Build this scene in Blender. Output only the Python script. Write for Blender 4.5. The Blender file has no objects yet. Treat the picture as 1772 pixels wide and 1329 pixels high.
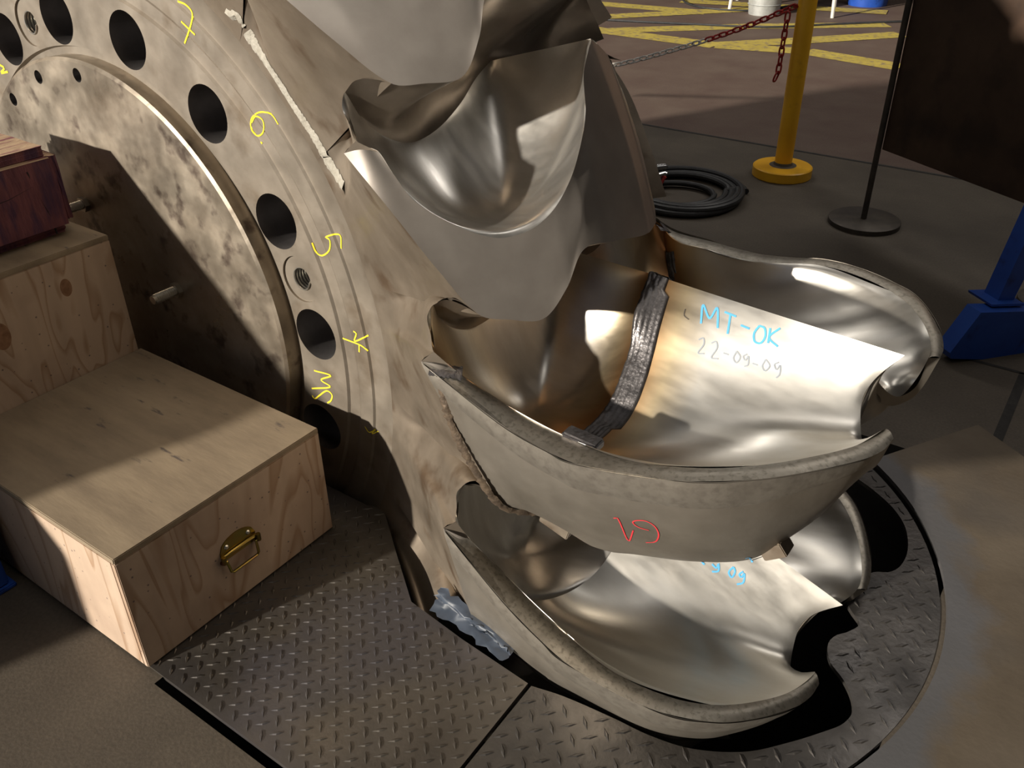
import bpy, bmesh, math, random
from mathutils import Vector, Matrix
from mathutils.bvhtree import BVHTree

# ------------------------------------------------------------------ camera, world, sun, lights, exposure
scn = bpy.context.scene
COL = scn.collection
W, H = 1772.0, 1329.0
FPX, PITCH, ROLL, CAMZ = 1528.75, 0.55577, -0.01272, 1.6
fwd = Vector((0, math.cos(PITCH), -math.sin(PITCH)))
_r = Vector((1, 0, 0)); _u = _r.cross(fwd)
RGT = math.cos(ROLL) * _r + math.sin(ROLL) * _u
UPV = -math.sin(ROLL) * _r + math.cos(ROLL) * _u
CAM = Vector((0, 0, CAMZ))
cd = bpy.data.cameras.new('camera'); co = bpy.data.objects.new('camera', cd); COL.objects.link(co)
cd.sensor_width = 36.0; cd.lens = FPX / W * 36.0; cd.clip_start = 0.02; cd.clip_end = 200
mw = Matrix((RGT, UPV, -fwd)).transposed().to_4x4(); mw.translation = CAM; co.matrix_world = mw
scn.camera = co
def ray(u, v): return fwd + RGT * ((u - W / 2) / FPX) - UPV * ((v - H / 2) / FPX)
def on_floor(u, v, z=0.0):
    d = ray(u, v); return CAM + d * ((z - CAMZ) / d.z)

# turbine frame: X = e (towards the bucket on the right), Z up, axial "a" towards the camera side
WAZ = -0.62139
SC = 1.157
CW = CAM + (Vector((-0.98127, 2.13188, 0.59103)) - CAM) * SC
EX = Vector((math.cos(WAZ), math.sin(WAZ), 0)); EN = Vector((math.sin(WAZ), -math.cos(WAZ), 0))
def wpt(x, z, a): return CW + EX * x + Vector((0, 0, z)) + EN * a
def fl(x, a, z=0.0):
    p = CW + EX * x + EN * a; return Vector((p.x, p.y, z))

# world: pale sky seen only through the hall's open gate
wd = bpy.data.worlds.new('sky'); scn.world = wd; wd.use_nodes = True
bg = wd.node_tree.nodes['Background']; bg.inputs[0].default_value = (0.55, 0.72, 1.0, 1); bg.inputs[1].default_value = 1.3
SUN = (EX * -0.33 + Vector((0, 0, 0.29)) + EN * 1.0).normalized()
sd = bpy.data.lights.new('sun', 'SUN'); sd.energy = 8.0; sd.angle = math.radians(1.6); sd.color = (1.0, 0.92, 0.80)
so = bpy.data.objects.new('sun', sd); COL.objects.link(so); so.rotation_euler = SUN.to_track_quat('Z', 'Y').to_euler()
def fill_light(x, a, z, sx, sy, e, col):
    l = bpy.data.lights.new('ceiling_fill', 'AREA'); l.shape = 'RECTANGLE'; l.size = sx; l.size_y = sy; l.energy = e; l.color = col
    o = bpy.data.objects.new('ceiling_fill', l); COL.objects.link(o); o.location = fl(x, a, z); o.rotation_euler = (0, 0, WAZ)
for (x, a, w) in ((-4.0, 6.5, 42), (3.0, 6.5, 42), (-4.0, 0.5, 42), (3.0, 0.5, 42), (-4.0, -6.0, 140), (3.0, -6.0, 140)):  # added ceiling fill lamps, unseen; back pair stronger to brighten the far floor
    fill_light(x, a, 6.9, 5.0, 1.0, w, (1.0, 0.95, 0.89))
scn.view_settings.view_transform = 'Standard'; scn.view_settings.look = 'None'
scn.view_settings.gamma = 1.0; scn.view_settings.use_curve_mapping = False; scn.view_settings.exposure = 0.0

# ------------------------------------------------------------------ materials
def srgb(r, g, b):
    f = lambda c: (c / 255 / 12.92) if c <= 10 else ((c / 255 + 0.055) / 1.055) ** 2.4
    return (f(r), f(g), f(b), 1)
class NT:
    def __init__(s, name):
        s.m = bpy.data.materials.new(name); s.m.use_nodes = True; s.t = s.m.node_tree; s.b = s.t.nodes['Principled BSDF']
    def n(s, typ, **kw):
        o = s.t.nodes.new(typ)
        for k, v in kw.items():
            if k in o.inputs.keys(): o.inputs[k].default_value = v
            else: setattr(o, k, v)
        return o
    def l(s, a, b): s.t.links.new(a, b)
def mat(name, c1, c2=None, rough=0.5, metal=0.0, scale=8.0, stretch=(1, 1, 1), bump=0.0, bscale=None, rvar=0.0,
        detail=6.0, c3=None, s3=40.0, t3=(0.55, 0.62), attr=None, attr_col=None, bdist=0.01, aniso=0.0):
    k = NT(name); b = k.b
    b.inputs['Metallic'].default_value = metal; b.inputs['Roughness'].default_value = rough
    if aniso: b.inputs['Anisotropic'].default_value = aniso
    tc = k.n('ShaderNodeTexCoord'); mp = k.n('ShaderNodeMapping'); mp.inputs['Scale'].default_value = stretch
    k.l(tc.outputs['Object'], mp.inputs[0])
    no = k.n('ShaderNodeTexNoise', Scale=scale, Detail=detail, Roughness=0.62); k.l(mp.outputs[0], no.inputs['Vector'])
    cr = k.n('ShaderNodeValToRGB'); cr.color_ramp.elements[0].position = 0.32; cr.color_ramp.elements[1].position = 0.68
    cr.color_ramp.elements[0].color = c1; cr.color_ramp.elements[1].color = c2 or c1
    k.l(no.outputs['Fac'], cr.inputs[0]); out = cr.outputs[0]
    if c3:
        n3 = k.n('ShaderNodeTexNoise', Scale=s3, Detail=4.0); k.l(mp.outputs[0], n3.inputs['Vector'])
        r3 = k.n('ShaderNodeValToRGB'); r3.color_ramp.elements[0].position = t3[0]; r3.color_ramp.elements[1].position = t3[1]
        r3.color_ramp.elements[0].color = (0, 0, 0, 1); r3.color_ramp.elements[1].color = (1, 1, 1, 1)
        k.l(n3.outputs['Fac'], r3.inputs[0])
        mx = k.n('ShaderNodeMix', data_type='RGBA'); k.l(r3.outputs[0], mx.inputs[0]); k.l(out, mx.inputs[6]); mx.inputs[7].default_value = c3
        out = mx.outputs[2]
    if attr:
        at = k.n('ShaderNodeAttribute'); at.attribute_name = attr
        rp = k.n('ShaderNodeValToRGB'); els = rp.color_ramp.elements
        for i, (p, c) in enumerate(attr_col):
            el = els[i] if i < 2 else els.new(p)
            el.position = p; el.color = c
        k.l(at.outputs['Fac'], rp.inputs[0])
        al = k.n('ShaderNodeMix', data_type='RGBA', blend_type='MULTIPLY'); al.inputs[0].default_value = 1.0
        k.l(out, al.inputs[6]); k.l(rp.outputs[0], al.inputs[7]); out = al.outputs[2]
    k.l(out, b.inputs['Base Color'])
    if rvar:
        n2 = k.n('ShaderNodeTexNoise', Scale=scale * 1.7, Detail=5.0); k.l(mp.outputs[0], n2.inputs['Vector'])
        mr = k.n('ShaderNodeMapRange'); mr.inputs['From Min'].default_value = 0.3; mr.inputs['From Max'].default_value = 0.7
        mr.inputs['To Min'].default_value = max(0.04, rough - rvar); mr.inputs['To Max'].default_value = min(1, rough + rvar)
        k.l(n2.outputs['Fac'], mr.inputs[0]); k.l(mr.outputs[0], b.inputs['Roughness'])
    if bump:
        nb = k.n('ShaderNodeTexNoise', Scale=bscale or scale * 6, Detail=5.0); k.l(mp.outputs[0], nb.inputs['Vector'])
        bp = k.n('ShaderNodeBump', Strength=bump, Distance=bdist); k.l(nb.outputs['Fac'], bp.inputs['Height']); k.l(bp.outputs[0], b.inputs['Normal'])
    return k.m
def plain(name, c, rough=0.5, metal=0.0): return mat(name, c, tuple(x * 0.8 for x in c[:3]) + (1,), rough, metal, 14.0)
L = lambda r, g, b: (r, g, b, 1)
M = {}
M['disc'] = mat('brown_machined_steel', L(.20, .168, .132), L(.29, .252, .205), .48, .68, 5, rvar=.10, bump=.05, bscale=40, c3=L(.15, .115, .08), s3=9, t3=(.55, .75))
M['boss'] = mat('worn_boss_steel', L(.26, .215, .165), L(.40, .345, .275), .40, .78, 7, rvar=.14, c3=L(.13, .10, .08), s3=16, t3=(.56, .70), bump=.04)
M['bore'] = mat('dark_bore_steel', L(.16, .15, .15), L(.24, .225, .22), .42, .75, 12)
M['flank'] = mat('brown_milled_steel', L(.205, .166, .126), L(.305, .256, .202), .42, .72, 6, rvar=.10, bump=.05, bscale=30, c3=L(.15, .105, .07), s3=11, t3=(.56, .72))
M['cone'] = mat('bright_turned_steel', L(.37, .325, .285), L(.44, .395, .35), .31, .76, 9, rvar=.03, c3=L(.33, .285, .245), s3=3, t3=(.45, .75))
TINT = [(0.0, L(.40, .19, .09)), (0.12, L(.62, .38, .19)), (0.28, L(.95, .80, .56)), (0.55, L(1, 1, 1))]
M['bowl'] = mat('polished_bowl_steel', L(.70, .665, .61), L(.82, .79, .74), .33, .95, 9, stretch=(1, 3.5, .8), rvar=.05, bump=.02, bscale=30, bdist=.003, attr='tint', attr_col=TINT)
M['shellin'] = mat('polished_shell_steel', L(.74, .70, .63), L(.82, .79, .73), .34, .95, 8, stretch=(.8, 3, .8), rvar=.05, attr='tint', attr_col=TINT)
M['pocket'] = mat('shade_toned_pocket_steel', L(.16, .128, .098), L(.25, .21, .17), .36, .85, 7, rvar=.1, bump=.04)  # brown steel darkened to carry the shade under the buckets
M['wall'] = mat('ground_shell_steel', L(.235, .208, .172), L(.31, .278, .235), .42, .72, 6, rvar=.08, bump=.05, bscale=50)
M['rim'] = mat('speckled_rim_steel', L(.27, .245, .205), L(.36, .33, .28), .45, .9, 22, bump=.10, bscale=160, bdist=.004, c3=L(.22, .20, .165), s3=110, t3=(.5, .65))
M['weld'] = mat('dark_weld_steel', L(.07, .065, .065), L(.15, .14, .14), .40, .8, 50, rvar=.12, bump=.35, bscale=140, bdist=.004)
M['band'] = mat('worn_rim_band', L(.25, .225, .19), L(.33, .30, .255), .46, .75, 18, bump=.08, bscale=120, bdist=.004, c3=L(.225, .20, .17), s3=60, t3=(.45, .7))
M['seam'] = mat('rusty_weld_steel', L(.08, .06, .045), L(.17, .125, .085), .6, .6, 40, bump=.5, bscale=120, bdist=.004)
M['putty'] = mat('chalky_putty', L(.24, .22, .18), L(.36, .335, .285), .9, 0, 60, bump=.4, bscale=160)
M['ychalk'] = plain('yellow_chalk', L(.80, .66, .03), .9)
M['bchalk'] = plain('blue_chalk', L(.10, .40, .72), .9)
M['gchalk'] = plain('grey_blue_chalk', L(.33, .36, .40), .9)
M['rchalk'] = plain('red_chalk', L(.62, .03, .04), .9)
M['stud'] = mat('zinc_stud', L(.45, .43, .38), L(.6, .58, .52), .35, 1, 30)
M['floor'] = None
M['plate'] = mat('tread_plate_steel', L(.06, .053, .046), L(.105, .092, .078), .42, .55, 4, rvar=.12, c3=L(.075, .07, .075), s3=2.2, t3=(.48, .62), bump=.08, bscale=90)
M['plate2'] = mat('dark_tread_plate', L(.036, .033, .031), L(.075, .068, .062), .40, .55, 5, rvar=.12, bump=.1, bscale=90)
M['sheet'] = mat('brown_sheet_steel', L(.095, .072, .048), L(.14, .11, .076), .58, .35, 3, rvar=.1, c3=L(.075, .064, .054), s3=1.8, t3=(.5, .68), bump=.06, bscale=60)
M['board'] = mat('rusty_board', L(.045, .024, .014), L(.085, .05, .03), .6, .25, 3, c3=L(.03, .018, .012), s3=5, t3=(.5, .7), bump=.08, bscale=30)
M['yellow'] = mat('yellow_paint', L(.72, .36, .015), L(.80, .43, .02), .38, 0, 6, c3=L(.5, .24, .02), s3=9, t3=(.6, .75))
M['redp'] = plain('red_plastic', L(.42, .025, .02), .4)
M['whitep'] = plain('white_plastic', L(.62, .58, .52), .4)
M['blue'] = mat('blue_paint', L(.012, .05, .26), L(.018, .075, .36), .4, 0, 5, c3=L(.01, .03, .15), s3=12, t3=(.58, .7))
M['rubber'] = mat('black_rubber', L(.012, .012, .013), L(.03, .03, .03), .5, 0, 20)
M['iron'] = mat('dark_iron', L(.05, .042, .036), L(.09, .075, .06), .55, .5, 14)
M['chrome'] = mat('chrome', L(.6, .6, .6), L(.7, .7, .7), .22, 1, 20)
M['brass'] = mat('passivated_zinc', L(.26, .16, .045), L(.20, .19, .05), .30, 1, 25, c3=L(.20, .07, .05), s3=14, t3=(.5, .62))
M['purple'] = mat('purple_stained_timber', L(.085, .022, .035), L(.16, .05, .06), .75, 0, 9, stretch=(1, 4, 1), c3=L(.05, .015, .045), s3=7, t3=(.46, .6), bump=.3, bscale=40)
M['purpletop'] = mat('bare_timber_top', L(.30, .20, .13), L(.42, .30, .19), .75, 0, 12, stretch=(5, 1, 1), c3=L(.16, .05, .06), s3=9, t3=(.54, .64), bump=.3, bscale=40)
M['film'] = mat('bluish_film', L(.016, .024, .038), L(.04, .052, .075), .5, .0, 12)
M['galv'] = mat('galvanised', L(.42, .43, .41), L(.55, .56, .53), .45, .6, 20)
M['yline'] = mat('floor_paint_yellow', L(.33, .25, .045), L(.45, .35, .06), .8, 0, 6, c3=L(.20, .15, .08), s3=18, t3=(.52, .66))
M['pit'] = mat('pit_concrete', L(.03, .028, .027), L(.055, .05, .048), .85, 0, 6)
M['hall'] = mat('hall_cladding', L(.11, .10, .09), L(.15, .14, .13), .8, 0, 1)
def plywood(name, base, dark, vert):
    k = NT(name); b = k.b; b.inputs['Roughness'].default_value = .62
    tc = k.n('ShaderNodeTexCoord'); mp = k.n('ShaderNodeMapping'); mp.inputs['Scale'].default_value = (1, 1, .22) if vert else (1, .3, 1)
    k.l(tc.outputs['Object'], mp.inputs[0])
    n0 = k.n('ShaderNodeTexNoise', Scale=2.6, Detail=3.0, Distortion=1.0); k.l(mp.outputs[0], n0.inputs['Vector'])
    mu = k.n('ShaderNodeMath', operation='MULTIPLY'); k.l(n0.outputs['Fac'], mu.inputs[0]); mu.inputs[1].default_value = 16 if vert else 9
    fr = k.n('ShaderNodeMath', operation='FRACT'); k.l(mu.outputs[0], fr.inputs[0])
    cr = k.n('ShaderNodeValToRGB'); e = cr.color_ramp.elements
    e[0].position = 0; e[0].color = dark; e[1].position = .30; e[1].color = base
    e2 = e.new(.92); e2.color = base; e3 = e.new(1.0); e3.color = dark
    k.l(fr.outputs[0], cr.inputs[0])
    n1 = k.n('ShaderNodeTexNoise', Scale=26.0, Detail=6.0); mp2 = k.n('ShaderNodeMapping'); mp2.inputs['Scale'].default_value = (1, 1, .12) if vert else (1, .15, 1)
    k.l(tc.outputs['Object'], mp2.inputs[0]); k.l(mp2.outputs[0], n1.inputs['Vector'])
    r1 = k.n('ShaderNodeMapRange'); r1.inputs['To Min'].default_value = .78; r1.inputs['To Max'].default_value = 1.12; k.l(n1.outputs['Fac'], r1.inputs[0])
    mm = k.n('ShaderNodeMix', data_type='RGBA', blend_type='MULTIPLY'); mm.inputs[0].default_value = 1
    k.l(cr.outputs[0], mm.inputs[6]); k.l(r1.outputs[0], mm.inputs[7])
    # dirt patches and specks
    n2 = k.n('ShaderNodeTexNoise', Scale=3.2, Detail=8.0); k.l(tc.outputs['Object'], n2.inputs['Vector'])
    r2 = k.n('ShaderNodeValToRGB'); r2.color_ramp.elements[0].position = .52; r2.color_ramp.elements[1].position = .78
    r2.color_ramp.elements[0].color = (0, 0, 0, 1); r2.color_ramp.elements[1].color = (.65, .65, .65, 1); k.l(n2.outputs['Fac'], r2.inputs[0])
    m2 = k.n('ShaderNodeMix', data_type='RGBA'); k.l(r2.outputs[0], m2.inputs[0]); k.l(mm.outputs[2], m2.inputs[6]); m2.inputs[7].default_value = (dark[0] * .6, dark[1] * .6, dark[2] * .7, 1)
    vo = k.n('ShaderNodeTexVoronoi', Scale=38.0); k.l(tc.outputs['Object'], vo.inputs['Vector'])
    r3 = k.n('ShaderNodeValToRGB'); r3.color_ramp.elements[0].position = .07; r3.color_ramp.elements[1].position = .12
    r3.color_ramp.elements[0].color = (.75, .75, .75, 1); r3.color_ramp.elements[1].color = (0, 0, 0, 1); k.l(vo.outputs['Distance'], r3.inputs[0])
    m3 = k.n('ShaderNodeMix', data_type='RGBA'); k.l(r3.outputs[0], m3.inputs[0]); k.l(m2.outputs[2], m3.inputs[6]); m3.inputs[7].default_value = L(.05, .035, .05)
    k.l(m3.outputs[2], b.inputs['Base Color'])
    return k.m
M['ply'] = plywood('plywood_side', L(.44, .33, .245), L(.31, .20, .125), True)
M['plytop'] = mat('plywood_top', L(.18, .137, .092), L(.27, .21, .14), .66, 0, 16, stretch=(.25, 1, 1), c3=L(.09, .07, .06), s3=42, t3=(.66, .72), bump=.05)
def worn_ring(m, cx, cy, r0, r1, col):
    t = m.node_tree; b = t.nodes['Principled BSDF']; src = b.inputs['Base Color'].links[0].from_socket
    tc = t.nodes.new('ShaderNodeTexCoord'); no = t.nodes.new('ShaderNodeTexNoise'); no.inputs['Scale'].default_value = 7; no.inputs['Detail'].default_value = 6
    t.links.new(tc.outputs['Object'], no.inputs['Vector'])
    mp = t.nodes.new('ShaderNodeMapping'); mp.inputs['Location'].default_value = (-cx, -cy, 0); mp.inputs['Scale'].default_value = (1, 1, 0); t.links.new(tc.outputs['Object'], mp.inputs[0])
    ln = t.nodes.new('ShaderNodeVectorMath'); ln.operation = 'LENGTH'; t.links.new(mp.outputs[0], ln.inputs[0])
    ad = t.nodes.new('ShaderNodeMath'); ad.operation = 'MULTIPLY_ADD'; t.links.new(no.outputs['Fac'], ad.inputs[0]); ad.inputs[1].default_value = .22; t.links.new(ln.outputs['Value'], ad.inputs[2])
    mr = t.nodes.new('ShaderNodeMapRange'); mr.inputs['From Min'].default_value = r0; mr.inputs['From Max'].default_value = r1; mr.inputs['To Min'].default_value = .85; mr.inputs['To Max'].default_value = 0; t.links.new(ad.outputs[0], mr.inputs[0])
    mx = t.nodes.new('ShaderNodeMix'); mx.data_type = 'RGBA'; t.links.new(mr.outputs[0], mx.inputs[0]); t.links.new(src, mx.inputs[6]); mx.inputs[7].default_value = col
    t.links.new(mx.outputs[2], b.inputs['Base Color'])
worn_ring(M['sheet'], 1.466, .283, 1.03, 1.09, L(.10, .10, .105))
def floor_material():
    k = NT('shop_floor'); b = k.b; b.inputs['Roughness'].default_value = .72
    tc = k.n('ShaderNodeTexCoord'); sp = k.n('ShaderNodeSeparateXYZ'); k.l(tc.outputs['Object'], sp.inputs[0])
    n1 = k.n('ShaderNodeTexNoise', Scale=2.2, Detail=8.0, Roughness=.65); k.l(tc.outputs['Object'], n1.inputs['Vector'])
    c1 = k.n('ShaderNodeValToRGB'); c1.color_ramp.elements[0].position = .3; c1.color_ramp.elements[1].position = .7
    c1.color_ramp.elements[0].color = L(.052, .040, .028); c1.color_ramp.elements[1].color = L(.088, .070, .050); k.l(n1.outputs['Fac'], c1.inputs[0])
    c2 = k.n('ShaderNodeValToRGB'); c2.color_ramp.elements[0].position = .3; c2.color_ramp.elements[1].position = .7
    c2.color_ramp.elements[0].color = L(.078, .045, .034); c2.color_ramp.elements[1].color = L(.112, .078, .058); k.l(n1.outputs['Fac'], c2.inputs[0])
    gt = k.n('ShaderNodeMath', operation='GREATER_THAN'); k.l(sp.outputs['Y'], gt.inputs[0]); gt.inputs[1].default_value = 3.85
    mx = k.n('ShaderNodeMix', data_type='RGBA'); k.l(gt.outputs[0], mx.inputs[0]); k.l(c1.outputs[0], mx.inputs[6]); k.l(c2.outputs[0], mx.inputs[7])
    n3 = k.n('ShaderNodeTexNoise', Scale=120.0, Detail=3.0); k.l(tc.outputs['Object'], n3.inputs['Vector'])
    r3 = k.n('ShaderNodeMapRange'); r3.inputs['To Min'].default_value = .6; r3.inputs['To Max'].default_value = 1.4; k.l(n3.outputs['Fac'], r3.inputs[0])
    ml = k.n('ShaderNodeMix', data_type='RGBA', blend_type='MULTIPLY'); ml.inputs[0].default_value = 1; k.l(mx.outputs[2], ml.inputs[6]); k.l(r3.outputs[0], ml.inputs[7])
    k.l(ml.outputs[2], b.inputs['Base Color'])
    bp = k.n('ShaderNodeBump', Strength=.15, Distance=.005); k.l(n3.outputs['Fac'], bp.inputs['Height']); k.l(bp.outputs[0], b.inputs['Normal'])
    return k.m
M['floor'] = floor_material()

# ------------------------------------------------------------------ helpers
def tag(o, label, cat, group=None):
    o['label'] = label; o['category'] = cat
    if group: o['group'] = group
    return o
def struct(o): o['kind'] = 'structure'; return o
def mesh_obj(name, verts, faces, m, parent=None, smooth=True, sharp=35):
    me = bpy.data.meshes.new(name); me.from_pydata([tuple(v) for v in verts], [], faces); me.validate()
    bm = bmesh.new(); bm.from_mesh(me); bmesh.ops.remove_doubles(bm, verts=bm.verts, dist=1e-5); bm.to_mesh(me); bm.free()
    me.update()
    if smooth:
        me.polygons.foreach_set('use_smooth', [True] * len(me.polygons)); me.set_sharp_from_angle(angle=math.radians(sharp))
    if isinstance(m, (list, tuple)):
        for x in m: me.materials.append(x)
    elif m: me.materials.append(m)
    o = bpy.data.objects.new(name, me); COL.objects.link(o)
    if parent: o.parent = parent
    return o
def empty(name, loc=(0, 0, 0), rz=0.0):
    o = bpy.data.objects.new(name, None); o.empty_display_size = .1; COL.objects.link(o); o.location = loc; o.rotation_euler = (0, 0, rz); return o
class MB:
    def __init__(s): s.v = []; s.f = []
    def add(s, v, f):
        b = len(s.v); s.v += [tuple(x) for x in v]; s.f += [tuple(i + b for i in q) for q in f]; return s
    def box(s, c, d, bev=0.0, rot=None):
        bm = bmesh.new(); bmesh.ops.create_cube(bm, size=1.0)
        for q in bm.verts: q.co = Vector((q.co.x * d[0], q.co.y * d[1], q.co.z * d[2]))
        if bev: bmesh.ops.bevel(bm, geom=bm.edges[:], offset=bev, segments=2, affect='EDGES')
        if rot is not None: bmesh.ops.transform(bm, matrix=rot, verts=bm.verts[:])
        bm.verts.index_update()
        s.add([q.co + Vector(c) for q in bm.verts], [[q.index for q in f.verts] for f in bm.faces]); bm.free(); return s
    def tube(s, pts, r, n=10, closed=False, caps=True):
        pts = [Vector(p) for p in pts]; N = len(pts); rows = []
        up = None
        for i, p in enumerate(pts):
            t = (pts[(i + 1) % N] - pts[i - 1]) if closed else (pts[min(i + 1, N - 1)] - pts[max(i - 1, 0)])
            t.normalize()
            if up is None: up = Vector((0, 0, 1)) if abs(t.z) < .9 else Vector((1, 0, 0))
            x = t.cross(up).normalized(); y = x.cross(t).normalized(); up = y
            rr = r[i] if isinstance(r, (list, tuple)) else r
            rows.append([p + x * (math.cos(2 * math.pi * j / n) * rr) + y * (math.sin(2 * math.pi * j / n) * rr) for j in range(n)])
        v = [q for row in rows for q in row]; f = []
        for i in range(N if closed else N - 1):
            for j in range(n):
                i2 = (i + 1) % N; f.append((i * n + j, i * n + (j + 1) % n, i2 * n + (j + 1) % n, i2 * n + j))
        if caps and not closed: f += [tuple(range(n - 1, -1, -1)), tuple((N - 1) * n + j for j in range(n))]
        return s.add(v, f)
    def lathe(s, prof, n=48, o=(0, 0, 0)):
        v = []; f = []
        for (r, z) in prof:
            for j in range(n): t = 2 * math.pi * j / n; v.append((o[0] + r * math.cos(t), o[1] + r * math.sin(t), o[2] + z))
        for i in range(len(prof) - 1):
            for j in range(n): f.append((i * n + j, i * n + (j + 1) % n, (i + 1) * n + (j + 1) % n, (i + 1) * n + j))
        return s.add(v, f)
    def prism(s, poly, z0, z1):
        n = len(poly); v = [(p[0], p[1], z0) for p in poly] + [(p[0], p[1], z1) for p in poly]
        f = [tuple(range(n - 1, -1, -1)), tuple(range(n, 2 * n))] + [(i, (i + 1) % n, n + (i + 1) % n, n + i) for i in range(n)]
        return s.add(v, f)
    def build(s, name, m, parent=None, smooth=True, sharp=35): return mesh_obj(name, s.v, s.f, m, parent, smooth, sharp)
def spline(pts, n):
    """Catmull-Rom (centripetal-ish) through tuples of any length, n samples evenly by chord length"""
    P = [tuple(map(float, p)) for p in pts]; d = [0]
    for i in range(1, len(P)): d.append(d[-1] + max(1e-6, math.dist(P[i][:3], P[i - 1][:3])))
    out = []
    for k in range(n):
        t = d[-1] * k / (n - 1); i = 0
        while i < len(P) - 2 and t > d[i + 1]: i += 1
        h = d[i + 1] - d[i]; s = (t - d[i]) / h
        def tan(j):
            if j == 0: return [(P[1][c] - P[0][c]) / (d[1] - d[0]) for c in range(len(P[0]))]
            if j == len(P) - 1: return [(P[-1][c] - P[-2][c]) / (d[-1] - d[-2]) for c in range(len(P[0]))]
            return [(P[j + 1][c] - P[j - 1][c]) / (d[j + 1] - d[j - 1]) for c in range(len(P[0]))]
        a, b = tan(i), tan(i + 1); s2, s3 = s * s, s * s * s
        out.append(tuple((2 * s3 - 3 * s2 + 1) * P[i][c] + (s3 - 2 * s2 + s) * h * a[c] + (3 * s2 - 2 * s3) * P[i + 1][c] + (s3 - s2) * h * b[c] for c in range(len(P[0]))))
    return out
def interp(x, xs, ys):
    if x <= xs[0]: return ys[0]
    for i in range(1, len(xs)):
        if x <= xs[i]: return ys[i - 1] + (ys[i] - ys[i - 1]) * (x - xs[i - 1]) / (xs[i] - xs[i - 1])
    return ys[-1]
def grid_faces(nu, nv, flip=False):
    f = []
    for i in range(nu - 1):
        for j in range(nv - 1):
            q = (i * nv + j, (i + 1) * nv + j, (i + 1) * nv + j + 1, i * nv + j + 1); f.append(q[::-1] if flip else q)
    return f

# ------------------------------------------------------------------ the setting: hall shell, floor, pit
hall = dict(x0=-11, x1=9, a0=-15, a1=11, h=7.2)
def hallbox(name, x0, x1, a0, a1, z0, z1, m):
    o = MB().box(((x0 + x1) / 2, -(a0 + a1) / 2, (z0 + z1) / 2), (x1 - x0, a1 - a0, z1 - z0)).build(name, m, None, False)
    o.location = (CW.x, CW.y, 0); o.rotation_euler = (0, 0, WAZ); return struct(o)
HX0, HX1, HA0, HA1, HH = hall['x0'], hall['x1'], hall['a0'], hall['a1'], hall['h']
hallbox('wall_right', HX1, HX1 + .2, HA0, HA1, 0, HH, M['hall'])
hallbox('wall_left', HX0 - .2, HX0, HA0, HA1, 0, HH, M['hall'])
hallbox('wall_back', HX0, HX1, HA0 - .2, HA0, 0, HH, M['hall'])
# the gate side: an open gate lets the low sun in
GX0, GX1, GZ = -10.5, -0.5, 6.2
g = MB()
for (a, b, z0, z1) in ((HX0, GX0, 0, HH), (GX1, HX1, 0, HH), (GX0, GX1, GZ, HH)):
    g.box(((a + b) / 2, -(HA1 + .1), (z0 + z1) / 2), (b - a, .2, z1 - z0))
o = g.build('wall_front', M['hall'], None, False); o.location = (CW.x, CW.y, 0); o.rotation_euler = (0, 0, WAZ); struct(o)
hallbox('ceiling', HX0, HX1, HA0, HA1, HH, HH + .2, M['hall'])
# floor with the pit opening (local X = x, local Y = -a)
PX0, PX1, PA0, PA1 = -2.5, 2.30, -1.12, 0.735
m_ = MB()
for (x0, x1, a0, a1) in ((HX0, HX1, PA1, HA1 + 3), (HX0, HX1, HA0, PA0), (HX0, PX0, PA0, PA1), (PX1, HX1, PA0, PA1), (PX0, .93, .700, PA1)):
    m_.add([(x0, -a0, 0), (x1, -a0, 0), (x1, -a1, 0), (x0, -a1, 0)], [(3, 2, 1, 0)])
floor = struct(m_.build('floor', M['floor'], None, False)); floor.location = (CW.x, CW.y, 0); floor.rotation_euler = (0, 0, WAZ)
m_ = MB(); D = -2.3
c8 = [(PX0, -PA0), (PX1, -PA0), (PX1, -PA1), (PX0, -PA1)]
m_.add([(x, y, 0) for x, y in c8] + [(x, y, D) for x, y in c8], [(0, 1, 5, 4), (1, 2, 6, 5), (2, 3, 7, 6), (3, 0, 4, 7), (4, 5, 6, 7)])
pit = struct(m_.build('floor_pit', M['pit'], None, False)); pit.location = (CW.x, CW.y, 0); pit.rotation_euler = (0, 0, WAZ)
def floor_thing(name, mb, m, label, cat, group=None, z=0.0):
    o = mb.build(name, m, None, False); o.location = (CW.x, CW.y, z); o.rotation_euler = (0, 0, WAZ); tag(o, label, cat, group); return o
# saw-cut joints in the concrete
def floor_strip(pts, w, name, m, z=.0015, parent=None):
    mb = MB()
    for i in range(len(pts) - 1):
        p, q = Vector(pts[i]), Vector(pts[i + 1]); d = (q - p); d.z = 0; d.normalize(); s = Vector((-d.y, d.x, 0)) * (w / 2)
        mb.add([(p - s).to_tuple()[:2] + (z,), (q - s).to_tuple()[:2] + (z,), (q + s).to_tuple()[:2] + (z,), (p + s).to_tuple()[:2] + (z,)], [(0, 1, 2, 3)])
    return mb.build(name, m, parent, False)
M['joint'] = mat('joint_filler', L(.012, .011, .01), L(.03, .027, .024), .9, 0, 30)
for i, (p, q, w) in enumerate(((fl(-9, -3.86), fl(8, -3.80), .022), (fl(2.02, -1.80), fl(8, -1.80), .016), (fl(2.285, -1.80), fl(2.285, -1.12), .03))):
    struct(floor_strip([p, q], w, 'trim_%d' % (i + 1), M['joint']))
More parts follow.
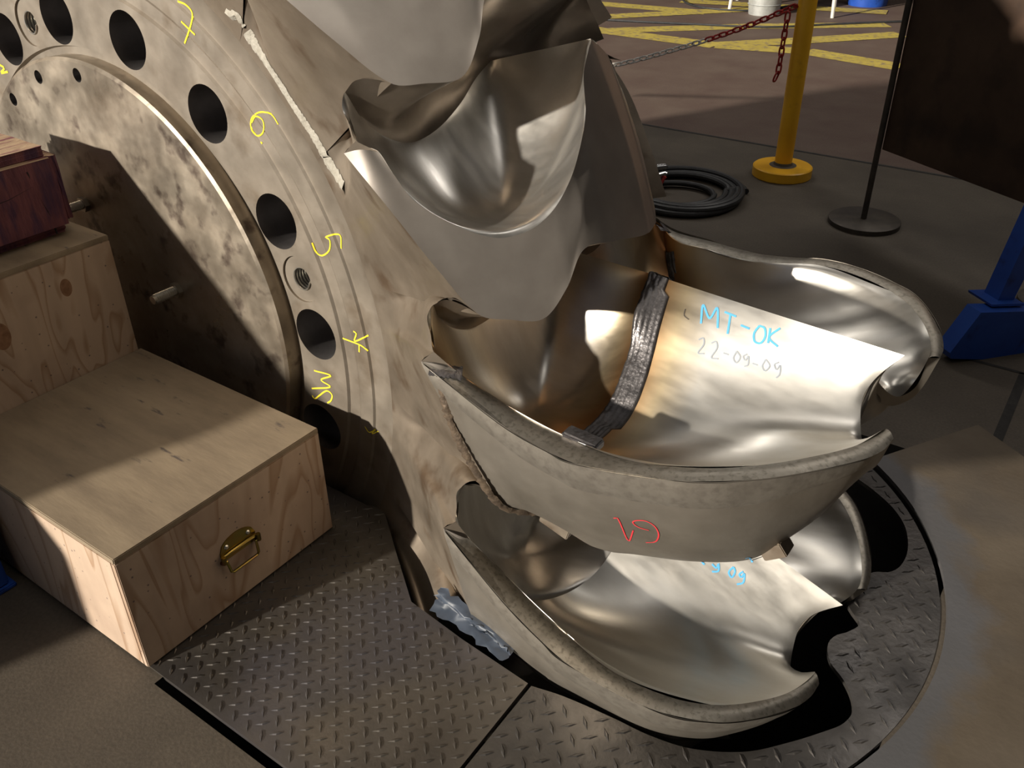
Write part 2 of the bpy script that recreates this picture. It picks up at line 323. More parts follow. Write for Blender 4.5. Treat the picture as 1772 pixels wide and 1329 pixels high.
# yellow hatching on the painted floor
HG = 'yellow hatching lines on the red-brown floor'
hatch = [((960, 0), (1225, 22)), ((1026, 54), (1284, 46), (1535, 43)), ((1018, 50), (1240, 79), (1393, 89), (1560, 117)), ((1232, 79), (1400, 70), (1560, 60)), ((940, 35), (1190, 22), (1300, 16)), ((1180, 2), (1535, 22))]
for ih, h in enumerate(hatch):
    tag(floor_strip([on_floor(*p) for p in h], .26, 'hatching_line', M['yline'], .002 + .0006 * ih), 'worn yellow painted line of the hatching on red-brown floor', 'floor marking', HG)

# ------------------------------------------------------------------ cover plates over the pit
def treads(poly_test, bbox, step, zt, parent, m, rnd):
    mb = MB(); x0, x1, y0, y1 = bbox; c = math.sqrt(.5)
    n = int((x1 - x0 + y1 - y0) / step) + 2
    for i in range(-n, n):
        for j in range(-n, n):
            x = (x0 + x1) / 2 + (i - j) * step * c; y = (y0 + y1) / 2 + (i + j) * step * c
            if not (x0 < x < x1 and y0 < y < y1) or not poly_test(x, y): continue
            d = Vector((c, c)) if (i + j) % 2 else Vector((c, -c)); s = Vector((-d.y, d.x))
            l, w, h = step * .56, step * .14, .0024
            P = Vector((x, y)); b = [P + d * l, P + s * w, P - d * l, P - s * w]; t = [P + d * l * .55, P + s * w * .35, P - d * l * .55, P - s * w * .35]
            mb.add([(q.x, q.y, zt - .0004) for q in b] + [(q.x, q.y, zt + h) for q in t], [(4, 5, 6, 7)] + [(k, (k + 1) % 4, 4 + (k + 1) % 4, 4 + k) for k in range(4)])
    o = mb.build('tread_pattern', m, parent, False); o['kind'] = 'stuff'; return o
def in_poly(poly):
    def t(x, y):
        c = False; n = len(poly)
        for i in range(n):
            (x1, y1), (x2, y2) = poly[i], poly[i - 1]
            if (y1 > y) != (y2 > y) and x < (x2 - x1) * (y - y1) / (y2 - y1) + x1: c = not c
        return c
    return t
def poly_plate(name, poly, z0, z1, m, label, cat='floor plate'):
    # triangulated flat prism from a simple (possibly concave) outline, given in (x,a)
    bm = bmesh.new(); vs = [bm.verts.new((x, -a, z1)) for x, a in poly]; f = bm.faces.new(vs); bm.normal_update()
    if f.normal.z < 0: f.normal_flip()
    bmesh.ops.triangulate(bm, faces=[f], ngon_method='EAR_CLIP')
    r = bmesh.ops.extrude_face_region(bm, geom=bm.faces[:]); mv = [q for q in r['geom'] if isinstance(q, bmesh.types.BMVert)]
    for q in mv: q.co.z = z0
    bmesh.ops.recalc_face_normals(bm, faces=bm.faces[:])
    me = bpy.data.meshes.new(name); bm.to_mesh(me); bm.free(); me.materials.append(m)
    o = bpy.data.objects.new(name, me); COL.objects.link(o); o.location = (CW.x, CW.y, 0); o.rotation_euler = (0, 0, WAZ); tag(o, label, cat); return o
P1 = [(-2.4, .012), (.90, .012), (.945, -.005), (1.10, .115), (1.243, .222), (1.42, .245), (1.617, .262), (1.626, .712), (-2.4, .712)]
p1 = poly_plate('tread_plate', P1, -.008, .004, M['plate'], 'brown-grey diamond tread plate the wooden box with the handle stands on')
ip = in_poly([(x, -a) for x, a in P1]); ip2 = lambda x, y: ip(x, y) and ip(x + .014, y) and ip(x - .014, y) and ip(x, y + .012) and ip(x, y - .012)
treads(lambda x, y: ip2(x, y) and x > -.1, (-.1, 1.62, -.712, .02), .0305, .004, p1, M['plate'], random)
CX, CA, CR = 1.466, -.283, .881
circ = [(CX + CR * math.cos(math.radians(t)), CA + CR * math.sin(math.radians(t))) for t in range(76, -58, -3)]
scal = [(1.925, -.925), (1.985, -.89), (2.04, -.862), (2.112, -.81), (2.161, -.747), (2.19, -.662), (2.192, -.59), (2.175, -.548), (2.142, -.525), (2.113, -.463), (2.106, -.42), (2.112, -.39), (2.139, -.358), (2.165, -.33), (2.15, -.29), (2.130, -.262), (2.124, -.227), (2.144, -.18), (2.186, -.145), (2.217, -.104), (2.228, -.067), (2.22, -.03), (2.198, .005), (2.143, .078), (2.077, .150), (1.985, .205), (1.90, .226), (1.816, .232), (1.7, .245), (1.626, .262)]
scs = spline([(x, a, 0) for x, a in scal], 150); scs = [(p[0], p[1]) for p in scs]
P2 = [(1.630, CA + math.sqrt(max(0, (CR - .012) ** 2 - (1.63 - CX) ** 2)))] + [(CX + (x - CX) * (CR - .012) / CR, CA + (a - CA) * (CR - .012) / CR) for x, a in circ if x > 1.66] + scs
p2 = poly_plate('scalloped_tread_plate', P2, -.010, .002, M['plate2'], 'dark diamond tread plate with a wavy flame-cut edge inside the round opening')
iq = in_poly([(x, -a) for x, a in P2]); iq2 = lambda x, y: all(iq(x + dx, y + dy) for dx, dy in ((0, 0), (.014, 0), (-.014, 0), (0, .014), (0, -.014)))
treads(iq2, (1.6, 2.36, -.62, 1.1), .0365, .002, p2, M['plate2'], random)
K = Vector((2.221, -1.353)); E1 = Vector((-.509, .861)).normalized(); E2 = Vector((.82, .576)).normalized()
outer = [K + E1 * .42, K, K + E2 * 2.2, K + E2 * 2.2 + E1 * 1.4, Vector((2.2, 2.0)), Vector((1.68, 2.0))]
P3 = [(p.x, p.y) for p in outer] + [(1.68, CA + math.sqrt(CR ** 2 - (1.68 - CX) ** 2))] + [c for c in circ if c[0] > 1.70 and c[1] > -.99]
p3 = poly_plate('cover_sheet', P3, .003, .016, M['sheet'], 'plain brown steel sheet with a round cut-out beside the tread plate')
rimw = [wpt(0, 0, 0) * 0 + fl(x, a, .0165) for x, a in circ if x > 1.70 and a > -.99]

# ------------------------------------------------------------------ the turbine runner
R0 = empty('turbine_runner', CW, WAZ)
tag(R0, 'large steel Pelton turbine runner with bolted disc and cup-shaped buckets, half sunk in the pit', 'turbine wheel')
mid = -.23; NB = 21; PIT = 2 * math.pi / NB
def lo(x, z, a): return (x, -a, z)            # runner local
def rot(p, k):
    t = PIT * k; return (p[0] * math.cos(t) - p[1] * math.sin(t), p[0] * math.sin(t) + p[1] * math.cos(t), p[2])
def mir(p): return (p[0], p[1], 2 * mid - p[2])

# disc web with bolt holes -----------------------------------------------------------------
def revolve(prof, n=240):
    v = []; f = []
    for (r, a) in prof:
        for j in range(n): t = 2 * math.pi * j / n; v.append(lo(r * math.cos(t), r * math.sin(t), a))
    for i in range(len(prof) - 1):
        for j in range(n): f.append((i * n + j, (i + 1) * n + j, (i + 1) * n + (j + 1) % n, i * n + (j + 1) % n))
    return v, f
def cyl(x, z, r, a0, a1, n=40):
    v = [lo(x + r * math.cos(2 * math.pi * j / n), z + r * math.sin(2 * math.pi * j / n), a) for a in (a0, a1) for j in range(n)]
    f = [tuple(range(n)), tuple(range(2 * n - 1, n - 1, -1))] + [(j, n + j, n + (j + 1) % n, (j + 1) % n) for j in range(n)]
    return v, f
def boolean_cut(o, cutter):
    md = o.modifiers.new('cut', 'BOOLEAN'); md.operation = 'DIFFERENCE'; md.object = cutter; md.solver = 'EXACT'
    dg = bpy.context.evaluated_depsgraph_get(); me = bpy.data.meshes.new_from_object(o.evaluated_get(dg), preserve_all_data_layers=True, depsgraph=dg)
    old = o.data; o.modifiers.clear(); o.data = me; bpy.data.objects.remove(cutter); bpy.data.meshes.remove(old)
    me.polygons.foreach_set('use_smooth', [True] * len(me.polygons)); me.set_sharp_from_angle(angle=math.radians(25))
def recalc(o):
    bm = bmesh.new(); bm.from_mesh(o.data); bmesh.ops.recalc_face_normals(bm, faces=bm.faces[:]); bm.to_mesh(o.data); bm.free()
RB, PH, ST = .7768, 2.0579, math.radians(22.5)
T2 = 2 * mid
prof = [(.655, T2), (.655, -.012), (.700, -.012), (.704, 0), (.866, 0), (.872, -.006), (.905, -.006), (.915, .000), (.958, .001), (.963, -.004), (1.00, -.002), (1.03, .006), (1.03, T2 - .006), (.655, T2)]
v, f = revolve(prof); web = mesh_obj('disc', v, f, [M['disc'], M['bore']], R0); recalc(web)
cb = MB()
for i in range(16):
    t = PH - ST * i; cb.add(*cyl(RB * math.cos(t), RB * math.sin(t), .0715, -.62, .1))
cut = mesh_obj('cutter', cb.v, cb.f, [M['bore'], M['bore']]); recalc(cut); cut.parent = R0
cut.data.materials.clear(); cut.data.materials.append(M['bore']); bpy.context.view_layer.update()
boolean_cut(web, cut)
cb = MB()
for q in (.5, 4.5, 8.5, 12.5):
    t = PH - ST * q; cb.add(*cyl(RB * math.cos(t), RB * math.sin(t), .062, -.006, .1))
cut = mesh_obj('cutter', cb.v, cb.f, [M['disc']]); recalc(cut); cut.parent = R0; bpy.context.view_layer.update()
boolean_cut(web, cut)
cb = MB()
for q in (.5, 4.5, 8.5, 12.5):
    t = PH - ST * q; cb.add(*cyl(RB * math.cos(t), RB * math.sin(t), .030, -.30, .1, 32))
cut = mesh_obj('cutter', cb.v, cb.f, [M['bore']]); recalc(cut); cut.parent = R0; bpy.context.view_layer.update()
boolean_cut(web, cut)
# threads in the jacking holes
for q in (.5, 4.5):
    t = PH - ST * q; mb = MB()
    for k in range(9):
        a = -.012 - .009 * k
        mb.tube([lo(RB * math.cos(t) + .0295 * math.cos(2 * math.pi * j / 28), RB * math.sin(t) + .0295 * math.sin(2 * math.pi * j / 28), a + .009 * j / 28) for j in range(28)], .0028, 6, True)
    mb.build('thread', M['stud'], web)
# boss plate with its small bolt holes
prof = [(0, .036), (.672, .036), (.6806, .030), (.6806, -.03), (0, -.03)]
v, f = revolve(prof, 200); boss = mesh_obj('boss_plate', v, f, [M['boss'], M['bore']], R0); recalc(boss)
cb = MB()
for (x, z) in ((-.361, .526), (-.183, .611), (.018, .640), (.35, .50), (.52, .33)): 
    if x < .1: cb.add(*cyl(x, z, .0185, -.02, .1, 28))
cut = mesh_obj('cutter', cb.v, cb.f, [M['bore']]); recalc(cut); cut.parent = R0; bpy.context.view_layer.update(); boolean_cut(boss, cut)
for (x, z, ln) in ((.256, .078, .085), (-.118, .257, .085)):
    mb = MB(); mb.tube([lo(x, z, .03), lo(x, z, .036 + ln)], .0125, 14); st = mb.build('stud', M['stud'], R0)
    mb = MB()
    for k in range(10): mb.tube([lo(x + .0128 * math.cos(2 * math.pi * j / 16), z + .0128 * math.sin(2 * math.pi * j / 16), .05 + .0065 * k + .0065 * j / 16) for j in range(16)], .0016, 5, True)
    mb.build('thread', M['stud'], st)
    n = [(.023 * math.cos(math.pi / 3 * j), .023 * math.sin(math.pi / 3 * j)) for j in range(6)]
    mb = MB(); mb.add([lo(x + p[0], z + p[1], a) for a in (.036, .050) for p in n], [tuple(range(5, -1, -1)), tuple(range(6, 12))] + [(j, (j + 1) % 6, 6 + (j + 1) % 6, 6 + j) for j in range(6)])
    mb.build('nut', M['stud'], st, False)

# bucket curves, in the frame of the bucket marked MT-OK, as (x, z, a) ---------------------------
PROF_W = [-.49, -.46, -.3, -.15, -.05, 0, .15, .2, .25, .3, .4, .46, .49]
PROF_R = [1.38, 1.40, 1.5, 1.59, 1.645, 1.655, 1.655, 1.645, 1.615, 1.57, 1.48, 1.42, 1.39]
pocket_edge = [(1.613, .369, mid), (1.6175, .352, -.205), (1.6249, .3115, -.158), (1.6367, .2424, -.116), (1.6407, .1801, -.056), (1.6335, .1414, -.02), (1.6136, .1044, .016), (1.5889, .0832, .048),
               (1.5645, .0769, .074), (1.5344, .082, .106), (1.4954, .1178, .148), (1.4454, .1859, .194), (1.4221, .2452, .206), (1.4093, .2882, .212)]
lower_border = [(1.351, .2996, .240), (1.386, .2372, .236), (1.4121, .1773, .226), (1.4536, .0531, .196), (1.4887, -.0493, .16), (1.523, -.0752, .122), (1.5657, -.0954, .072), (1.6056, -.051, .03), (1.6349, .0112, -.014), (1.6553, .0014, -.086), (1.6549, -.0244, -.20), (1.6549, -.027, mid)]
near_root = [(1.390, .298, .213), (1.364, .314, .216), (1.351, .343, .206), (1.337, .374, .198)]
root_arc = [(1.345, .398, .187), (1.322, .345, .145), (1.318, .295, .09), (1.320, .272, .03), (1.330, .280, -.04), (1.345, .312, -.11), (1.356, .352, -.17), (1.358, .376, mid)]
def blank_r(w): return interp(abs(w), PROF_W, PROF_R)
def polar_patch(loop, center, nphi, nrho, beta_exp=1.0):
    """loop: list of (x,z,a,beta) closed boundary -> grid from centre (rho=0) to boundary"""
    L_ = spline(loop + [loop[0]], nphi); rows = []
    for j in range(nrho):
        t = math.sin(math.pi / 2 * j / (nrho - 1)); row = []
        for p in L_:
            be = p[3]; g = be * (1 - math.sqrt(max(0, 1 - t * t))) + (1 - be) * t * t
            row.append((center[0] + (p[0] - center[0]) * t, center[1] + (p[1] - center[1]) * g, center[2] + (p[2] - center[2]) * t))
        rows.append(row)
    # even the rings out so that the corners of the outline do not run down into the bowl as creases
    for it in range(90):
        for j in range(1, nrho - 1):
            wgt = .5 * (1 - (j / (nrho - 1)) ** 6); r = rows[j]; n = nphi - 1
            q = [tuple((1 - wgt) * r[i][c] + wgt * .5 * (r[(i - 1) % n][c] + r[(i + 1) % n][c]) for c in range(3)) for i in range(n)]
            rows[j] = q + [q[0]]
    v = [p for r in rows for p in r]; return v, grid_faces(nrho, nphi)
def both(v, f, warp=None):
    """near half + mirrored far half"""
    n = len(v); w = [mir(p) for p in v]
    if warp: w = [warp(p) for p in w]
    return list(v) + w, list(f) + [tuple(i + n for i in q[::-1]) for q in f]
def warp_far(p):
    w = p[2] - mid; r = math.hypot(p[0], p[1])
    if r < 1.38: return p
    R1 = blank_r(w); R2 = interp(w, PROF_W, PROF_R)
    if R1 <= 1.381: return p
    r2 = 1.38 + (r - 1.38) * (R2 - 1.38) / (R1 - 1.38); return (p[0] * r2 / r, p[1] * r2 / r, p[2])
def pair(name, v, f, m, parent, sharp=60, warp=None):
    w = [mir(p) for p in v]
    if warp: w = [warp(p) for p in w]
    a = mesh_obj(name, to_local(v), f, m, parent, True, sharp); b = mesh_obj(name, to_local(w), [q[::-1] for q in f], m, parent, True, sharp)
    recalc(a); recalc(b); return a
def far_lift(p):
    # the far lip runs straighter than the near one
    w = abs(p[2] - mid); s = max(0, min(1, (w - .22) / .2)); s = s * s * (3 - 2 * s)
    x = max(0, min(1, (p[0] - 1.40) / .16)) * max(0, min(1, (2.02 - p[0]) / .22)); x = x * x * (3 - 2 * x)
    zz = max(0, min(1, (p[1] - .0) / .2)); return (p[0], p[1] + .034 * s * x * zz, p[2])
def to_local(v): return [lo(*p) for p in v]
BVH = []        # (verts world, faces) for projecting the hand writing
def keep(o, k=0):
    mwld = Matrix.Translation(CW) @ Matrix.Rotation(WAZ, 4, 'Z') @ Matrix.Rotation(-PIT * k, 4, 'Y')
    BVH.append(([mwld @ q.co for q in o.data.vertices], [tuple(p.vertices) for p in o.data.polygons]))
def set_tint(o, curves, scale):
    at = o.data.attributes.new('tint', 'FLOAT', 'POINT'); pts = [Vector(lo(*p)) for c in curves for p in c]
    from mathutils.kdtree import KDTree
    kd = KDTree(len(pts))
    for i, p in enumerate(pts): kd.insert(p, i)
    kd.balance()
    at.data.foreach_set('value', [min(1, kd.find(v.co)[2] / scale) for v in o.data.vertices])
PE = spline(pocket_edge, 90)

# bowl of the forged root
split = [(1.358, .376, mid, .6), (1.42, .375, mid, .6), (1.52, .372, mid, .6), (1.60, .370, mid, .55)]
loop = split + [(p[0], p[1], p[2], interp(i, [0, 3, 8, 13], [.5, .2, .05, .55])) for i, p in enumerate(pocket_edge)] + [(p[0], p[1], p[2], .6) for p in near_root] + [(p[0], p[1], p[2], .45) for p in root_arc[:-1]]
rv, rf = polar_patch(loop, (1.470, .098, .012), 180, 32)
def make_bowl(far_warp):
    v, f = both(rv, rf, warp_far if far_warp else None)
    o = mesh_obj('bowl', to_local(v), f, M['bowl'], None, True, 50); recalc_up(o); return o
def recalc_up(o): 
    bm = bmesh.new(); bm.from_mesh(o.data); bmesh.ops.recalc_face_normals(bm, faces=bm.faces[:]); bm.to_mesh(o.data); bm.free()
# turned face of the root (crescent + outer edge)
def crescent_verts(n=90, nv=14):
    top = spline([pocket_edge[-1]] + pocket_edge[-2::-1], n); bot = spline(lower_border, n)
    v = []
    for i in range(n):
        # compare by share of length; both run from the hub end to the mid plane
        for j in range(nv):
            s = j / (nv - 1); a = top[i][2] + (bot[i][2] - top[i][2]) * s
            t1, t2 = math.atan2(top[i][1], top[i][0]), math.atan2(bot[i][1], bot[i][0]); r1, r2 = math.hypot(*top[i][:2]), math.hypot(*bot[i][:2])
            t = t1 + (t2 - t1) * s; r = r1 + (r2 - r1) * s; rb = blank_r(a - mid); k = 4 * s * (1 - s); r = r * (1 - k) + rb * k
            v.append((r * math.cos(t), r * math.sin(t), a))
    return v, grid_faces(n, nv)
cv, cf = crescent_verts()
# underside of a bucket root = ceiling of the pocket below it
def ceiling_verts(n=60, nv=24):
    top = spline(lower_border[4:], n); ra = [rot(p, -1) for p in root_arc]; bot = spline(ra, n); v = []
    r0 = spline([lower_border[4], rot((1.40, .408, .170), -1), rot((1.368, .412, .178), -1), rot(root_arc[0], -1)], nv)
    off = [Vector(r0[j]) - Vector(top[0]).lerp(Vector(bot[0]), j / (nv - 1)) for j in range(nv)]
    for i in range(n):
        wk = min(1.0, i / 9.0)
        A, B = Vector(top[i]), Vector(bot[i]); ln = (A - B).length
        rad = Vector((B.x, B.y, 0)).normalized()
        for j in range(nv):
            s = j / (nv - 1); P = A.lerp(B, s); k = math.sin(math.pi * s)
            P -= rad * (.30 * ln * k) * (.5 + .5 * s) * wk
            tng = Vector((-rad.y, rad.x, 0)); P += tng * (.05 * ln * k * wk); P += off[j] * (1 - wk)
            v.append(tuple(P))
    return v, grid_faces(n, nv)
uv_, uf_ = ceiling_verts()
def small_fillet():
    return [lower_border[0], pocket_edge[-1], near_root[0], near_root[1]], [(0, 1, 2), (0, 2, 3)]
fv, ff = small_fillet()

# near and far flanks between disc and buckets
def flank_verts(side=1, n=56, nv=26):
    path = lower_border[4::-1]; p2_ = [(1.353, .305, .232)] + near_root[1:] + [root_arc[0], (1.368, .412, .178), (1.40, .408, .170), rot(lower_border[4], 1)]
    n1 = int(n * .64); pb = spline(path, n1) + spline(p2_, n - n1); v = []; f = []
    t0 = math.atan2(path[0][1], path[0][0]); m_n = len(pb)
    sa = []
    for i in range(m_n):
        acc = wt = 0
        for d_ in range(-12, 13):
            jj = (i + d_) % (m_n - 1); w_ = math.exp(-(d_ / 5.0) ** 2); acc += w_ * pb[jj][2]; wt += w_
        sa.append(acc / wt)
    for k in range(NB):
        for i in range(n):
            s = i / (n - 1); th = t0 + PIT * (s + k); A = (1.03 * math.cos(th), 1.03 * math.sin(th)); q = rot(pb[i], k)
            sc = 1.0 + .16 * math.exp(-((s - .80) / .13) ** 2)
            for j in range(nv):
                u = j / (nv - 1); x = A[0] + (q[0] - A[0]) * u; z = A[1] + (q[1] - A[1]) * u
                dep = math.exp(-((s - .84) / .14) ** 2)
                qa = sa[i] + (q[2] - sa[i]) * u ** 12; a = .006 + (qa - .006) * (u ** (1.5)) 
                a -= dep * .045 * math.sin(math.pi * u) ** 2 * u
                a += (1 - dep) * .020 * math.sin(math.pi * u) - .012 * dep * math.exp(-((u - 1) / .05) ** 2)
                v.append((x, z, a))
        b = k * n * nv
        f += [tuple(i + b for i in q) for q in grid_faces(n, nv)]
    return v, f
v, f = flank_verts(); flank = mesh_obj('flank', to_local(v), f, M['flank'], R0, True, 60); recalc(flank)
fk = mesh_obj('flank', to_local([mir(p) for p in v]), f, M['flank'], R0, True, 60); recalc(fk)

# one forged root as a part with sub-parts; copies share the meshes
def make_root(far_warp):
    wf = warp_far if far_warp else None
    v, f = both(cv, cf, wf); r = mesh_obj('bucket_root', to_local(v), f, M['cone'], R0, True, 40); recalc(r)
    bo = make_bowl(far_warp); bo.parent = r
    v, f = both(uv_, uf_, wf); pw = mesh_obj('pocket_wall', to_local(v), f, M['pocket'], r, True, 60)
    pair('root_fillet', fv, ff, M['flank'], r)
    return r
def copy_part(o, k):
    c = o.copy(); COL.objects.link(c); c.rotation_euler = (0, -PIT * k, 0)
    for ch in o.children: d = ch.copy(); COL.objects.link(d); d.parent = c
    return c
stub = make_root(True)
stub.rotation_euler = (0, -PIT * 1, 0); stubs = {1: stub}
for k in range(2, 18): stubs[k] = copy_part(stub, k)
wroot = make_root(False); wroots = {0: wroot}
for ch in wroot.children:
    if ch.name.startswith('bowl'): set_tint(ch, [PE, [mir(p) for p in PE]], .30); keep(ch, 0)
for ch in stub.children:
    if ch.name.startswith('bowl'):
        at = ch.data.attributes.new('tint', 'FLOAT', 'POINT'); at.data.foreach_set('value', [1.0] * len(ch.data.vertices))

# welded-on bucket shell --------------------------------------------------------------------
rim_out = [(1.353, .300, .241), (1.406, .277, .240), (1.448, .260, .240), (1.541, .231, .246), (1.656, .221, .258), (1.728, .226, .266), (1.826, .244, .266), (1.925, .266, .250), (2.019, .281, .203), (2.081, .283, .141), (2.145, .273, .039), (2.165, .268, -.017), (2.169, .267, -.062)]
rim_in = [(1.4093, .2882, .212), (1.452, .258, .196), (1.517, .235, .190), (1.588, .222, .192), (1.658, .221, .200), (1.727, .226, .211), (1.828, .245, .222), (1.934, .268, .204), (2.005, .280, .167), (2.067, .283, .104), (2.124, .278, .014), (2.150, .270, -.080)]
notch = [(2.1275, .340, mid), (2.09, .285, -.207), (2.084, .240, -.175), (2.098, .205, -.138), (2.122, .185, -.110), (2.143, .205, -.088), (2.150, .270, -.080)]
pairsA = [pocket_edge[0], pocket_edge[2], pocket_edge[3], pocket_edge[4], pocket_edge[5], pocket_edge[6], pocket_edge[7], pocket_edge[8], pocket_edge[9], pocket_edge[10], pocket_edge[11], pocket_edge[12], pocket_edge[13]]
pairsB = [notch[0], notch[1], notch[2], notch[4], notch[6], rim_in[10], rim_in[9], rim_in[8], rim_in[6], rim_in[4], rim_in[2], rim_in[1], rim_in[0]]
kind = [0, .05, .1, .25, .8, 1, 1, 1, 1, 1, .8, .5, .3]      # how upright the surface meets its edge
def multi(P, n):  # parametric interpolation by index
    Q = []
    for i in range(n):
        t = (len(P) - 1) * i / (n - 1); k = min(int(t), len(P) - 2); s = t - k
        g = lambda j: P[max(0, min(len(P) - 1, j))]
        p0, p1, p2, p3 = g(k - 1), g(k), g(k + 1), g(k + 2)
        Q.append(tuple(.5 * (2 * p1[c] + (p2[c] - p0[c]) * s + (2 * p0[c] - 5 * p1[c] + 4 * p2[c] - p3[c]) * s * s + (3 * p1[c] - p0[c] - 3 * p2[c] + p3[c]) * s ** 3) for c in range(len(p1))))
    return Q
def shell_inner(n=110, nv=40):
    A = multi(pairsA, n); B = multi(pairsB, n); Kd = multi([(q,) for q in kind], n); v = []
    for i in range(n):
        a, b = Vector(A[i]), Vector(B[i]); d = b - a; kd = Kd[i][0]; ln = math.hypot(d.x, d.z)
        TA = Vector((d.x * 1.15, d.y * (1 - kd) - .10 * ln * kd - .02 * (1 - kd) * ln, d.z * 1.15))
        TB = Vector((d.x * (1 - .85 * kd), d.y * (1 - kd) + .55 * kd * max(.02, abs(d.y) + .25 * ln), d.z * (1 - .85 * kd)))
        for j in range(nv):
            s = j / (nv - 1); s2 = s * s; s3 = s2 * s
            v.append((2 * s3 - 3 * s2 + 1) * a + (s3 - 2 * s2 + s) * TA + (3 * s2 - 2 * s3) * b + (s3 - s2) * TB)
    for it in range(60):
        w = list(v)
        for i in range(1, n - 1):
            for j in range(1, nv - 1):
                k = i * nv + j; w[k] = v[k] * .4 + (v[k - nv] + v[k + nv]) * .26 + (v[k - 1] + v[k + 1]) * .04
        v = w
    return [tuple(p) for p in v], grid_faces(n, nv)
bottom = [(1.5657, -.0954, .072), (1.64, -.125, .09), (1.71, -.112, .10), (1.774, -.088, .10), (1.898, -.041, .10), (2.0, .0, .075), (2.06, .065, .04), (2.105, .125, .0), (2.135, .17, -.075)]
topc = [rim_out[0], rim_out[3], rim_out[4], rim_out[5], rim_out[7], rim_out[8], rim_out[9], rim_out[10], rim_out[12]]
bulge = [(.050,), (.038,), (.032,), (.028,), (.026,), (.024,), (.022,), (.016,), (.006,)]
midline = [(1.60, -.07, mid), (1.68, -.075, mid), (1.75, -.06, mid), (1.82, -.03, mid), (1.9, .02, mid), (1.98, .09, mid), (2.03, .16, mid), (2.07, .23, mid), (2.10, .30, mid)]
def shell_outer(n=90, nv=24, nw=16):
    T, B, G, Mi = multi(topc, n), multi(bottom, n), multi(bulge, n), multi(midline, n); v = []
    for i in range(n):
        t, b, m0 = Vector(T[i]), Vector(B[i]), Vector(Mi[i])
        for j in range(nv):
            s = j / (nv - 1); p = t.lerp(b, s); k = math.sin(math.pi * min(1, s)) ** .9; p += Vector((.25 * G[i][0] * k, -.1 * G[i][0] * k, G[i][0] * k)); v.append(tuple(p))
        for j in range(1, nw):
            s = j / (nw - 1); p = b.lerp(m0, s); p += Vector((0, -.05 * math.sin(math.pi * s), 0)); v.append(tuple(p))
    nr = nv + nw - 1; end = spline(EDGE_OUT[::-1], nr)
    beg = spline([rim_out[0]] + lower_border[1:7], nv) + spline(lower_border[6:], nw)[1:]
    for i in range(0, 16):
        w = 1 - i / 15.0; w = w * w * (3 - 2 * w)
        for j in range(nr): v[i * nr + j] = tuple(Vector(v[i * nr + j]).lerp(Vector(beg[j]) + Vector((0, 0, .002 if j < nv else 0)), w))
    for i in range(n - 14, n):
        w = (i - (n - 14)) / 13.0; w = w * w * (3 - 2 * w)
        for j in range(nr): v[i * nr + j] = tuple(Vector(v[i * nr + j]).lerp(Vector(end[j]), w))
    return v, grid_faces(n, nr)
EDGE_OUT = [(2.105, .305, mid), (2.076, .258, -.207), (2.070, .213, -.175), (2.084, .177, -.138), (2.112, .156, -.108), (2.146, .180, -.078), (2.169, .267, -.062)]
def strip(A, B, n):
    a, b = spline(A, n), spline(B, n); v = []
    for i in range(n): v += [a[i], b[i]]
    return v, grid_faces(n, 2)
def ribbon_patch(curve, surf_normals, half, h, nw=7, bead=0.0):
    pass
v, f = both(*shell_outer(), far_lift); shell = mesh_obj('bucket_shell', to_local(v), f, M['wall'], R0, True, 50); recalc(shell)
SI = shell_inner(); v, f = both(*SI, far_lift); lin = mesh_obj('bowl_lining', to_local(v), f, M['shellin'], shell, True, 50); recalc(lin)
set_tint(lin, [PE, [mir(p) for p in PE]], .26)
def rim_strip(n=120, nv=7):
    a = spline(rim_in, n); b = multi([rim_out[0]] + rim_out[1:], n); b = spline(rim_out, n); v = []
    for i in range(n):
        p, q = Vector(a[i]), Vector(b[i])
        for j in range(nv):
            s = j / (nv - 1); c = p.lerp(q, s); c.y += .004 * math.sin(math.pi * s); v.append(tuple(c))
    return v, grid_faces(n, nv)
pair('rim', *rim_strip(), M['rim'], shell, 60, far_lift)
# worn band just below the rim edge
def band_under_rim(n=100, nv=5):
    T, B, G = multi(topc, n), multi(bottom, n), multi(bulge, n); v = []
    for i in range(n):
        t, b = Vector(T[i]), Vector(B[i])
        for j in range(nv):
            s = .215 * j / (nv - 1) * (.55 + .45 * math.sin(math.pi * i / (n - 1))); p = t.lerp(b, s); k = math.sin(math.pi * s) ** .9; p += Vector((.25 * G[i][0] * k, -.1 * G[i][0] * k, G[i][0] * k))
            p += Vector((.0012, 0, .0028 * (1 - (j / (nv - 1)) ** 6))); v.append(tuple(p))
    return v, grid_faces(n, nv)
pair('rim_band', *band_under_rim(), M['band'], shell, 60, far_lift)
# cut edge at the notch: bowl edge to outside
edge_out = EDGE_OUT
v, f = both(*strip(notch, edge_out, 60)); mesh_obj('notch_edge', to_local(v), f, M['wall'], shell, True, 50)
